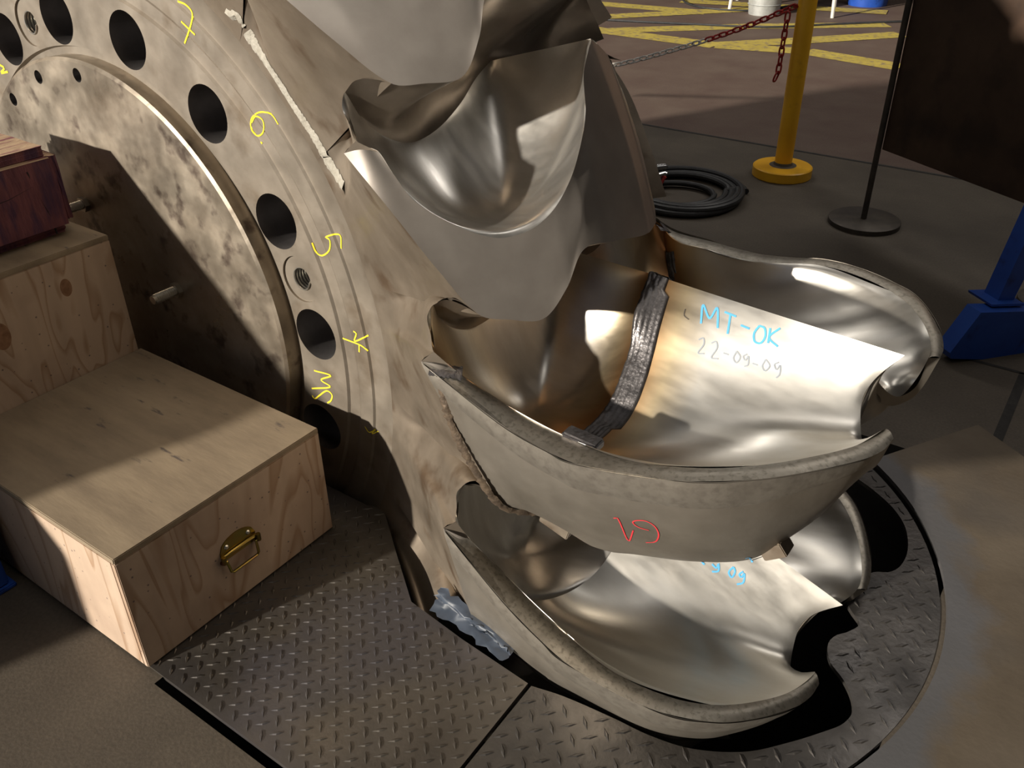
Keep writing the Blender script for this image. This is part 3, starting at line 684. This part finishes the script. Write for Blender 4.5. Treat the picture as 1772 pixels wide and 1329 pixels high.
# dark multi-pass weld between root and shell
def weld_band(n=150, nv=26, wid=.030):
    """bead laid across the joint: half on the root bowl, half on the shell lining"""
    si = SI[0]; v = []
    bv = [Vector(p) for p in rv]
    from mathutils.kdtree import KDTree
    kd = KDTree(len(bv))
    for i, p in enumerate(bv): kd.insert(p, i)
    kd.balance()
    rows = []
    for i in range(0, 98):
        p0 = Vector(si[i * 40]); out = []
        acc = 0; last = p0
        seq = [p0]
        for j in range(1, 40):
            q = Vector(si[i * 40 + j]); acc += (q - last).length; last = q; seq.append(q)
            if acc > wid: break
        d = (Vector(si[i * 40 + 1]) - p0).normalized(); inner = []
        for s in (.75, .5, .25):
            q = p0 - Vector((d.x, d.y * .6, d.z)) * (.020 * s / .75); qq, _, _ = kd.find(q); inner.append(q.lerp(Vector((q.x, qq.y, q.z)), .8))
        L_ = inner + seq; pts = spline([tuple(p) for p in L_], nv)
        rows.append(pts)
    n = len(rows)
    for i in range(n):
        for j in range(nv):
            p = Vector(rows[i][j]); a = Vector(rows[min(i + 1, n - 1)][j]) - Vector(rows[max(i - 1, 0)][j]); b = Vector(rows[i][min(j + 1, nv - 1)]) - Vector(rows[i][max(j - 1, 0)])
            nn = a.cross(b)
            if nn.length < 1e-9: nn = Vector((0, 1, 0))
            nn.normalize()
            if nn.y < 0: nn = -nn
            s = j / (nv - 1); h = .0035 * min(1, 10 * s, 10 * (1 - s)) + .0010 * abs(math.sin(s * math.pi * 5)) + .0003 * math.sin(i * .9)
            v.append(tuple(p + nn * (h + .001 - (.004 if j in (0, nv - 1) else 0))))
    return v, grid_faces(n, nv)
pair('weld_band', *weld_band(), M['weld'], shell, 80)
# weld seam on the outside and across the rim
def bead(curve, w, h, n=70, nv=7, up=(0, 0, 1), amp=.3, seed=1):
    c = spline(curve, n); rnd = random.Random(seed); v = []
    for i in range(n):
        p = Vector(c[i]); t = (Vector(c[min(i + 1, n - 1)]) - Vector(c[max(i - 1, 0)])).normalized(); u = Vector(up); s = t.cross(u).normalized(); nrm = s.cross(t).normalized()
        if nrm.dot(u) < 0: nrm = -nrm
        ww = w * (1 + amp * (rnd.random() - .5)); hh = h * (1 + amp * (rnd.random() - .5))
        for j in range(nv):
            x = -1 + 2 * j / (nv - 1); v.append(tuple(p + s * (ww * x / 2) + nrm * (hh * (1 - x * x) - .002)))
    return v, grid_faces(n, nv)
seam = [(p[0], p[1], p[2] + .004) for p in ((1.400, .262, .238), (1.4121, .1773, .232), (1.4536, .0531, .208), (1.4887, -.0493, .168), (1.523, -.080, .124), (1.555, -.097, .080))]
pair('weld_seam', *bead(seam, .018, .0035, up=(.3, 0, 1), amp=.7), M['seam'], shell, 80)
pair('rim_weld', *bead([(1.372, .292, .240), (1.398, .288, .224), (1.425, .281, .205)], .034, .002, 20, up=(.25, 1, .25)), M['weld'], shell, 80)
# backing tabs left on the underside
def tab(p, d, sx, sy, sz):
    x = Vector(d).normalized(); mb = MB(); r = Matrix.Rotation(math.atan2(d[1], d[0]), 4, 'Y')
    mb.box((p[0], -p[2], p[1]), (sx, sy, sz), .002, Matrix.Rotation(-math.atan2(d[1], d[0]), 4, 'Y')); return mb.build('backing_tab', M['flank'], shell, False)
tab((1.575, -.108, .085), (1, -.28), .075, .026, .040)
tab((2.035, .03, .05), (1, .8), .05, .04, .03)
MB().box((1.69, -.188, .219), (.075, .034, .02), .004, Matrix.Rotation(.05, 4, 'Y')).build('runoff_tab', M['weld'], shell, False)
keep(shell, 0); keep(lin, 0); keep(lin, -1)
def clean_copy(o, k):
    c = o.copy(); COL.objects.link(c); c.rotation_euler = (0, -PIT * k, 0)
    for ch in o.children:
        if ch.name.split('.')[0] in ('weld_band', 'weld_seam', 'rim_weld', 'backing_tab', 'runoff_tab'): continue
        d = ch.copy(); COL.objects.link(d); d.parent = c
        if 'tint' in ch.data.attributes: d.data = CLEAN.setdefault(ch.data.name, clean_mesh(ch.data))
    return c
def clean_mesh(me):
    q = me.copy(); q.attributes['tint'].data.foreach_set('value', [1.0] * len(q.vertices)); return q
CLEAN = {}
for k in (-1, -2, -3): clean_copy(shell, k); wroots[k] = clean_copy(wroot, k)
keep(web); keep(flank)

# ------------------------------------------------------------------ hand writing and putty, laid onto the steel along the strokes of the photo
AV, AF = [], []
for vs, fs in BVH:
    b = len(AV); AV += vs; AF += [tuple(i + b for i in q) for q in fs]
TREE = BVHTree.FromPolygons(AV, AF)
INV = (Matrix.Translation(CW) @ Matrix.Rotation(WAZ, 4, 'Z')).inverted()
def strokes(name, lines, wpx, m, parent, lift=.0012, h=0.0, rag=0.0):
    mb = MB(); rnd = random.Random(5)
    for ln in lines:
        pts = []
        for (u, v_) in spline([(p[0], p[1], 0) for p in ln], max(6, int(sum(math.dist(ln[i], ln[i + 1]) for i in range(len(ln) - 1)) / 3)))if False else [(q[0], q[1]) for q in spline([(p[0], p[1], 0) for p in ln], max(6, int(sum(math.dist(ln[i], ln[i + 1]) for i in range(len(ln) - 1)) / 3)))]:
            d = ray(u, v_).normalized(); hit, n, _, dist = TREE.ray_cast(CAM, d)
            if hit is None: continue
            if n.dot(d) > 0: n = -n
            pts.append((hit, n, dist))
        if len(pts) < 2: continue
        L0 = []
        for i, (p, n, dist) in enumerate(pts):
            t = pts[min(i + 1, len(pts) - 1)][0] - pts[max(i - 1, 0)][0]
            if t.length < 1e-9: continue
            s = t.normalized().cross(n).normalized() * (wpx * dist / FPX / 2) * (1 + rag * (rnd.random() - .5)); L0.append((p + n * lift + s, p + n * (lift + h), p + n * lift - s))
        v = [INV @ q for r in L0 for q in r]
        if len(L0) > 1: mb.add(v, grid_faces(len(L0), 3))
    if mb.v: return mb.build(name, m, parent, True)
# yellow numbers round the disc
strokes('chalk_number', [[(308, 2), (322, 8), (333, 22), (331, 42), (320, 75)], [(314, 37), (338, 60)]], 3.0, M['ychalk'], R0)
strokes('chalk_number', [[(482, 215), (470, 198), (450, 194), (436, 205), (436, 225), (447, 235), (456, 228), (455, 208), (443, 201), (436, 212)], [(452, 245), (453, 248), (454, 246)]], 2.6, M['ychalk'], R0)
strokes('chalk_number', [[(540, 420), (547, 436), (558, 442), (570, 433), (571, 415), (564, 410), (588, 406), (591, 430)]], 2.8, M['ychalk'], R0)
strokes('chalk_number', [[(612, 573), (617, 577), (614, 590), (638, 580)], [(593, 585), (612, 592), (626, 598), (637, 607)], [(622, 596), (622, 609)]], 2.8, M['ychalk'], R0)
strokes('chalk_letters', [[(544, 641), (573, 650), (556, 657), (572, 669), (540, 672)], [(541, 684), (545, 690), (552, 685), (566, 676), (575, 683), (573, 693), (567, 697)]], 2.8, M['ychalk'], R0)
strokes('chalk_number', [[(632, 738), (640, 748), (650, 742), (644, 750), (655, 746)]], 2.0, M['ychalk'], R0)
strokes('chalk_number', [[(0, 112), (8, 118), (2, 126), (14, 124)]], 3.0, M['ychalk'], R0)
# MT-OK, dated below
strokes('chalk_letters', [[(1213, 560), (1217, 528), (1228, 551), (1241, 533), (1242, 568)], [(1254, 540), (1274, 548)], [(1264, 545), (1259, 578)], [(1282, 563), (1297, 569)],
                          [(1314, 564), (1305, 577), (1306, 591), (1316, 594), (1324, 583), (1323, 568), (1314, 564)], [(1333, 568), (1329, 594)], [(1350, 568), (1331, 584), (1346, 600)]], 3.4, M['bchalk'], shell)
strokes('chalk_date', [[(1209, 588), (1217, 585), (1218, 596), (1208, 611), (1219, 612)], [(1231, 594), (1239, 591), (1241, 602), (1231, 619), (1243, 621)], [(1252, 611), (1261, 614)],
                       [(1275, 608), (1269, 620), (1274, 628), (1281, 618), (1275, 608)], [(1293, 613), (1286, 617), (1290, 624), (1295, 616), (1294, 632), (1288, 634)], [(1302, 629), (1311, 632)],
                       [(1325, 622), (1319, 634), (1324, 642), (1332, 633), (1325, 622)], [(1348, 627), (1340, 631), (1344, 640), (1350, 632), (1349, 648), (1343, 654)]], 2.2, M['gchalk'], shell)
strokes('scratch_mark', [[(1186, 535), (1184, 546), (1192, 553)]], 1.6, M['iron'], shell)
# red mark on the outside of the shell
strokes('red_mark', [[(1062, 896), (1069, 896), (1088, 935), (1096, 917)], [(1123, 917), (1104, 911), (1095, 903), (1101, 900), (1118, 901), (1133, 910), (1140, 924), (1135, 936), (1118, 938)]], 2.6, M['rchalk'], shell)
# blue date on the lowest bucket
strokes('chalk_date', [[(1214, 972), (1219, 977)], [(1232, 976), (1240, 983), (1243, 975), (1243, 988), (1232, 989)], [(1269, 981), (1261, 990), (1266, 999), (1272, 989), (1269, 981)], [(1286, 989), (1279, 994), (1283, 999), (1288, 992), (1286, 1008), (1275, 1011)], [(1290, 966), (1296, 964), (1302, 973)]], 3.0, M['bchalk'], R0)
# line of dried putty on the flank
strokes('putty_line', [[(428, 55), (450, 90), (480, 137), (510, 185), (545, 238), (563, 270), (582, 300), (597, 326)]], 26, M['putty'], R0, .001, .006, .35)
strokes('putty_line', [[(393, 20), (402, 27), (410, 24), (417, 36), (424, 46)]], 12, M['putty'], R0, .001, .006, .8)

# plastic film caught between runner and plate
rnd = random.Random(11); mb = MB(); nu, nv = 16, 10; v = []
for i in range(nu):
    for j in range(nv):
        s, t = i / (nu - 1), j / (nv - 1)
        x = 1.30 + .24 * s; a = .215 + .03 * s - .012 * math.sin(6 * t) ; z = -.4326 + .006 + .035 * t * (1 - s) ** .6
        v.append(lo(x + .012 * (rnd.random() - .5), z + .008 * rnd.random() * (t > 0), a - .05 * t + .014 * (rnd.random() - .5)))
o = mesh_obj('plastic_film', v, grid_faces(nu, nv), M['film'], None, True, 180); o.location = CW; o.rotation_euler = (0, 0, WAZ)
tag(o, 'crumpled bluish plastic film caught where the runner passes the tread plate', 'plastic film')

# ------------------------------------------------------------------ step boxes, timber block
def wbox(name, x0, x1, a0, a1, z0, z1, m, parent, bev=.002):
    return MB().box(((x0 + x1) / 2, -(a0 + a1) / 2, (z0 + z1) / 2), (x1 - x0, a1 - a0, z1 - z0), bev).build(name, m, parent, False)
def base_at(name): return empty(name, (CW.x, CW.y, .0078), WAZ)
BH, UH = .3272, .3555
b1 = base_at('step_box'); tag(b1, 'low plywood step box with a brass-coloured chest handle on its end', 'box')
X0, X1, A0_, A1_ = .157, .889, .136, .718; t = .015
wbox('end_panel', X1 - t, X1, A0_, A1_, 0, BH - t, M['ply'], b1); wbox('end_panel', X0, X0 + t, A0_, A1_, 0, BH - t, M['ply'], b1)
wbox('side_panel', X0 + t, X1 - t, A1_ - t, A1_, 0, BH - t, M['ply'], b1); wbox('side_panel', X0 + t, X1 - t, A0_, A0_ + t, 0, BH - t, M['ply'], b1)
wbox('top_panel', X0, X1, A0_, A1_, BH - t, BH, M['plytop'], b1)
# chest handle on the end panel: centre in (a,z)
def hpt(u, v_):   # pixel -> (a, z) on the end panel plane x = X1
    d = ray(u, v_); P0 = fl(X1, 0); k = (P0 - CAM).dot(EX) / d.dot(EX); p = CAM + d * k; return (p - CW).dot(EN), p.z
hc = hpt(412, 945); ha, hz = hc[0], hc[1] - .004
hw = .052
pl = []
for i in range(15): s = -1 + 2 * i / 14; pl.append((ha + hw * s, hz + .008 + .034 * math.sqrt(max(0, 1 - s * s)) ** 1.0))
pl = [(ha - hw, hz - .018)] + pl + [(ha + hw, hz - .018)]
mb = MB(); n = len(pl); x = X1
mb.add([(x, -p[0], p[1]) for p in pl] + [(x + .0025, -p[0], p[1]) for p in pl], [tuple(range(n - 1, -1, -1)), tuple(range(n, 2 * n))] + [(i, (i + 1) % n, n + (i + 1) % n, n + i) for i in range(n)])
hp = mb.build('handle', M['brass'], b1, False)
mb = MB().tube([(x + .005, -(ha - hw), hz - .004), (x + .007, -(ha - hw * .5), hz), (x + .007, -(ha + hw * .5), hz), (x + .005, -(ha + hw), hz - .004)], .0045, 8); mb.build('handle_rib', M['brass'], hp)
mb = MB()
for s in (-1, 1): mb.tube([(x + .002, -(ha + s * hw), hz - .018), (x + .012, -(ha + s * hw), hz - .014), (x + .012, -(ha + s * hw), hz + .004)], .006, 8)
mb.build('handle_lug', M['brass'], hp)
mb = MB().tube([(x + .011, -(ha - hw * 1.05), hz - .012), (x + .010, -(ha - hw * .86), hz - .014), (x + .016, -(ha - hw * .80), hz - .045), (x + .016, -(ha - hw * .7), hz - .050), (x + .016, -(ha + hw * .7), hz - .050), (x + .016, -(ha + hw * .80), hz - .045), (x + .010, -(ha + hw * .86), hz - .014), (x + .011, -(ha + hw * 1.05), hz - .012)], .0036, 8); mb.build('bail', M['brass'], hp)
for s in (-.62, .62):
    mb = MB().lathe([(0, .004), (.004, .0035), (.006, .0015), (.0065, 0)], 12); mb.v = [(x + .0025 + p[2], -(ha + hw * s) + p[0], hz + .018 + p[1]) for p in mb.v]; mb.build('screw', M['stud'], hp)
b2 = base_at('step_box'); tag(b2, 'tall plywood box with knots standing behind the low step box under the purple timber', 'box')
UX0, UX1, UA0, UA1 = -.55, X0 - .001, .144, 2.28; UT = BH + UH  # unseen far end lengthened so its shadow crosses the low box lid
wbox('front_panel', UX1 - t, UX1, UA0, UA1, 0, UT - t, M['ply'], b2); wbox('back_panel', UX0, UX0 + t, UA0, UA1, 0, UT - t, M['ply'], b2)
wbox('side_panel', UX0 + t, UX1 - t, UA0, UA0 + t, 0, UT - t, M['ply'], b2); wbox('side_panel', UX0 + t, UX1 - t, UA1 - t, UA1, 0, UT - t, M['ply'], b2)
wbox('top_panel', UX0, UX1, UA0, UA1, UT - t, UT, M['plytop'], b2)
M['knot'] = mat('wood_knot', L(.16, .075, .035), L(.26, .14, .075), .6, 0, 60)
for (u, v_, r_) in ((115, 500, .020), (3, 585, .03)):
    d = ray(u, v_); kk = (fl(UX1, 0) - CAM).dot(EX) / d.dot(EX); p = CAM + d * kk; aa = (p - CW).dot(EN)
    mb = MB().lathe([(0, .0006), (r_ * .5, .0006), (r_, .0003)], 20); mb.v = [(UX1 + q[2], -aa + q[0] * .8, p.z - .004 + q[1] * 1.25) for q in mb.v]; mb.build('knot', M['knot'], b2)
# stained timber block on top
bt = empty('timber_block', (CW.x, CW.y, UT + .0082), WAZ); tag(bt, 'purple-stained timber block with split faces lying on the tall plywood box', 'timber')
bm = bmesh.new(); bmesh.ops.create_cube(bm, size=1.0)
for q in bm.verts: q.co = Vector((q.co.x * .36 - .115, q.co.y * 2.04 - (.162 + 1.02), (q.co.z + .5) * .236))  # out-of-view length drawn out to shade the low box top
bmesh.ops.bevel(bm, geom=[e for e in bm.edges if True], offset=.03, segments=4, affect='EDGES')
bmesh.ops.subdivide_edges(bm, edges=bm.edges[:], cuts=3, use_grid_fill=True)
rnd = random.Random(3)
for q in bm.verts: q.co += Vector((rnd.uniform(-1, 1), rnd.uniform(-1, 1), rnd.uniform(-1, 1) * (q.co.z > .02))) * .0022
me = bpy.data.meshes.new('block'); bm.to_mesh(me); bm.free(); me.materials.append(M['purple']); me.materials.append(M['purpletop'])
for p in me.polygons:
    if p.normal.z > .75: p.material_index = 1
bo = bpy.data.objects.new('block', me); COL.objects.link(bo); bo.parent = bt
M['crack'] = mat('deep_crack', L(.006, .004, .006), L(.012, .008, .01), .9, 0, 20)
for ln in ([(.262, .19), (.25, .12), (.235, .06), (.232, .012)], [(.40, .10), (.41, .06), (.405, .01)], [(.47, .16), (.42, .13), (.33, .135), (.26, .15)]):
    mb = MB().tube([(.0635, -a, z) for a, z in ln], .0026, 5); mb.build('crack', M['crack'], bt)

# ------------------------------------------------------------------ background things
# yellow barrier post
pb = on_floor(1352, 303); post = empty('barrier_post', (pb.x, pb.y, 0)); tag(post, 'yellow steel barrier post on a round foot with a chain hooked on', 'post')
MB().lathe([(0, 0), (.155, 0), (.158, .004), (.158, .050), (.152, .055), (.06, .058), (0, .058)], 48).build('foot', M['yellow'], post)
MB().lathe([(.046, .05), (.046, 1.15), (.040, 1.16), (0, 1.16)], 32).build('tube', M['yellow'], post)
MB().lathe([(.075, .057), (.052, .062), (.047, .075)], 32).build('weld_collar', M['floor'], post)
hk = MB().tube([(-.04, 0, .86), (-.065, 0, .86), (-.07, 0, .875)], .006, 8).build('hook', M['redp'], post)
# chain
def link_mesh(L_=.052, w=.026, r=.0048):
    pts = []
    for i in range(28):
        t = 2 * math.pi * i / 28; c, s = math.cos(t), math.sin(t)
        pts.append((math.copysign(abs(c) ** .7, c) * L_ / 2, math.copysign(abs(s) ** .8, s) * w / 2, 0))
    mb = MB().tube(pts, r, 7, True); o = mb.build('link', M['whitep']); me = o.data; bpy.data.objects.remove(o); return me
lm = link_mesh(); lmr = lm.copy(); lmr.materials.clear(); lmr.materials.append(M['redp'])
def chain(name, pts, label, split_at, group=None):
    root = empty(name, pts[0]); tag(root, label, 'chain', group)
    L_ = [pts[0]]; 
    S = spline([tuple(p) for p in pts], 800); acc = 0; pos = [S[0]]
    for i in range(1, len(S)):
        acc += math.dist(S[i], S[i - 1])
        if acc >= .041: pos.append(S[i]); acc = 0
    for i in range(len(pos) - 1):
        p, q = Vector(pos[i]), Vector(pos[i + 1]); d = (q - p).normalized(); me = lmr if split_at(i, len(pos)) else lm
        o = bpy.data.objects.new('link', me); COL.objects.link(o); o.parent = root
        up = Vector((0, 0, 1)) if abs(d.z) < .9 else Vector((0, 1, 0)); s = d.cross(up).normalized(); n = s.cross(d)
        a = math.radians(40 if i % 2 else -50); y = s * math.cos(a) + n * math.sin(a); z = d.cross(y)
        o.matrix_local = Matrix.Translation((p + q) / 2 - Vector(pts[0])) @ Matrix((d, y, z)).transposed().to_4x4()
c0 = Vector((pb.x - .055, pb.y, .865))
def on_ray_y(u, v_, y): d = ray(u, v_); return CAM + d * (y / d.y)
c1 = on_ray_y(1280, 50, 4.95); c2 = on_ray_y(1170, 85, 5.2); c3 = on_ray_y(1055, 114, 5.45); c4 = on_ray_y(900, 130, 5.9)
chain('barrier_chain', [c0, c1, c2, c3, c4], 'red and white plastic barrier chain hanging from the yellow post to behind the runner', lambda i, n: i < n * .27 or (i > 31 and i < 33) or i > n * .72)
h0 = on_ray_y(1364, 22, 4.69)
chain('chain_end', [h0, h0 + Vector((-.005, 0, -.15)), h0 + Vector((-.01, 0, -.30)), h0 + Vector((-.03, 0, -.34))], 'loose red chain end dangling beside the yellow post', lambda i, n: True)
# rusty board on thin poles
qb = on_floor(1496, 386); zb = .36
bl = Vector((qb.x, qb.y, zb)); br = None
d = ray(1772, 352); br = CAM + d * ((zb - CAMZ) / d.z); dirb = (br - bl); dirb.z = 0; LB = dirb.length; dirb.normalize()
stn = empty('screen_board', (qb.x, qb.y, 0), math.atan2(dirb.y, dirb.x)); tag(stn, 'big dark rusty steel screen board carried by thin poles', 'screen')
MB().box((.56, .004, zb + .75), (1.10, .006, 1.5), .001).build('board', M['board'], stn, False)
for (x_, r_) in ((0, .165), (.98, .12)):
    MB().lathe([(0, 0), (r_, 0), (r_, .022), (r_ - .006, .026), (0, .026)], 48, (x_, -.006 if x_ == 0 else .05, 0)).build('foot', M['iron'], stn)
    MB().tube([(x_, -.012 if x_ == 0 else .05, .02), (x_, -.012 if x_ == 0 else .05, 1.85)], .0135, 14).build('pole', M['iron'], stn)
# hose coil
hb = on_floor(1183, 338); hose = empty('hose_coil', (hb.x, hb.y, 0)); tag(hose, 'black rubber hose coiled flat on the concrete floor', 'hose')
rnd = random.Random(8); pts = []
for i in range(6 * 40):
    t = 2 * math.pi * i / 40; k = i / 40; rr = .31 - .030 * (int(k) % 4) - .030 * (k % 1) * ((int(k) % 4) < 3) + .008 * math.sin(t * .37 + 1); pts.append((rr * 1.02 * math.cos(t) - .01 * math.sin(k * 2), rr * 1.12 * math.sin(t), .016 + .006 * (k % 3) + .012 * (k > 3)))
MB().tube(pts, .0155, 9).build('tube', M['rubber'], hose)
pts = []
for i in range(2 * 36):
    t = 2 * math.pi * i / 36; k = i / 36; pts.append((.19 * math.cos(t) - .05, .17 * math.sin(t) - .03 - .02 * k, .017 + .01 * k))
MB().tube(pts, .013, 9).build('inner_tube', M['rubber'], hose)
for (p, q) in (((1100, 292), (1152, 288)), ((1108, 312), (1150, 301))):
    P, Q = on_floor(*p, .075), on_floor(*q, .085); P, Q = P - Vector((hb.x, hb.y, 0)), Q - Vector((hb.x, hb.y, 0))
    ft = MB().tube([P, P.lerp(Q, .7), P.lerp(Q, .71), Q], [.012, .012, .017, .017], 12).build('fitting', M['chrome'], hose)
    MB().tube([Q, Q + Vector((0, 0, .0)) + (Q - P).normalized() * .012], .009, 10).build('nozzle', M['chrome'], hose)
P = on_floor(1147, 312, .06) - Vector((hb.x, hb.y, 0)); MB().tube([P + Vector((.012, 0, .02)), P, P + Vector((-.02, -.02, -.03))], .009, 8).build('valve_lever', M['redp'], hose)
# blue frame on the right
def vert_plane_poly(name, px, P0, nrm, depth, m, parent):
    out = []
    for (u, v_) in px:
        d = ray(u, v_); out.append(CAM + d * ((P0 - CAM).dot(nrm) / d.dot(nrm)))
    n = len(out); v = [p - parent.location for p in out] + [p + depth - parent.location for p in out]
    return mesh_obj(name, v, [tuple(range(n - 1, -1, -1)), tuple(range(n, 2 * n))] + [(i, (i + 1) % n, n + (i + 1) % n, n + i) for i in range(n)], m, parent, False)
g0 = on_floor(1700, 622); bf = empty('steel_stand', (g0.x, g0.y, 0)); tag(bf, 'blue painted steel stand with sloping foot and slanted post on the floor', 'steel stand')
nb = Vector((.25, -1, 0)).normalized(); dp = -nb * .07
ft = vert_plane_poly('foot_beam', [(1645, 621), (1644, 611), (1698, 541), (1900, 536), (1900, 614), (1700, 622)], g0, nb, dp, M['blue'], bf); recalc(ft)
ps = vert_plane_poly('slanted_post', [(1724, 526), (1806, 350), (1840, 350), (1750, 527)], g0 - nb * .06, nb, -nb * .07, M['blue'], bf); recalc(ps)
cp = vert_plane_poly('cap_plate', [(1716, 531), (1716, 527), (1772, 525), (1772, 529)], g0 - nb * .03, nb, -nb * .12, M['blue'], bf); recalc(cp)
# blue foot on the left, half hidden by the step box
g1 = on_floor(24, 1012); bl2 = empty('blue_trestle_foot', (g1.x, g1.y, 0), WAZ); tag(bl2, 'blue painted steel trestle foot beside the lit side of the step box', 'trestle foot')
MB().box((-.09, -.055, .006), (.20, .12, .012), .003).build('foot_plate', M['blue'], bl2, False)
MB().box((-.09, -.055, .26), (.18, .10, .50), .006).build('upright', M['blue'], bl2, False)
# far background: bucket, stools, bin, cable
k0 = on_floor(1321, 24); bk = empty('metal_bucket', (k0.x, k0.y, 0)); tag(bk, 'galvanised metal bucket standing by the yellow hatching', 'bucket')
MB().lathe([(0, .01), (.15, .01), (.152, 0), (.155, .012), (.19, .36), (.196, .362), (.196, .352), (.186, .352), (.148, .02), (0, .02)], 40).build('body', M['galv'], bk)
for z in (.10, .25): MB().lathe([(.156 + .1 * z, z - .006), (.163 + .1 * z, z), (.156 + .1 * z, z + .006)], 40).build('hoop', M['galv'], bk)
MB().tube([(.195 * math.cos(t), .02, .34 + .19 * math.sin(t)) for t in [math.pi * i / 16 for i in range(17)]], .005, 8).build('handle', M['galv'], bk)
tb = empty('work_table', (0, 0, 0)); tb.location = on_floor(1350, 10); tag(tb, 'light work table with splayed white legs behind the metal bucket', 'table')
q0, q1 = on_floor(1262, 18) - tb.location, on_floor(1440, 31) - tb.location
back = Vector((.35, 1.0, 0)).normalized() * .7
for p, s in ((q0, .06), (q1, -.03), (q0 + back, .06), (q1 + back, -.03)):
    MB().tube([p, p + Vector((s, .02, .80))], [.018, .022], 10).build('leg', M['whitep'], tb)
ctr = (q0 + q1 + back) / 2 + back / 2 * 0
MB().box((ctr.x, ctr.y, .82), ((q1 - q0).length + .1, .8, .03), .004, Matrix.Rotation(math.atan2((q1 - q0).y, (q1 - q0).x), 4, 'Z')).build('top', M['galv'], tb, False)
k1 = on_floor(1500, 8); bn = empty('blue_bin', (k1.x, k1.y, 0)); tag(bn, 'blue plastic bin standing beyond the yellow hatching', 'bin')
MB().lathe([(0, .01), (.19, .01), (.20, .0), (.205, .02), (.24, .55), (.255, .56), (.255, .58), (.235, .58), (.19, .03), (0, .03)], 32).build('body', M['blue'], bn)
for gx in (.22, -.22): MB().box((gx, 0, .50), (.06, .12, .02), .004).build('grip', M['blue'], bn)
def cable(px, label):
    pts = spline([tuple(on_floor(u, v_)) for u, v_ in px], 70); mb = MB().tube([(p[0], p[1], .011) for p in pts], .011, 6); o = mb.build('floor_cable', M['rubber']); tag(o, label, 'cable')
cable([(940, 28), (1060, 37), (1200, 44), (1330, 49), (1440, 44), (1560, 39)], 'black cable running across the yellow hatching lines')
cable([(1175, -8), (1190, 8), (1230, 17), (1300, 20), (1400, 8)], 'thin black cable curving past the foot of the metal bucket')
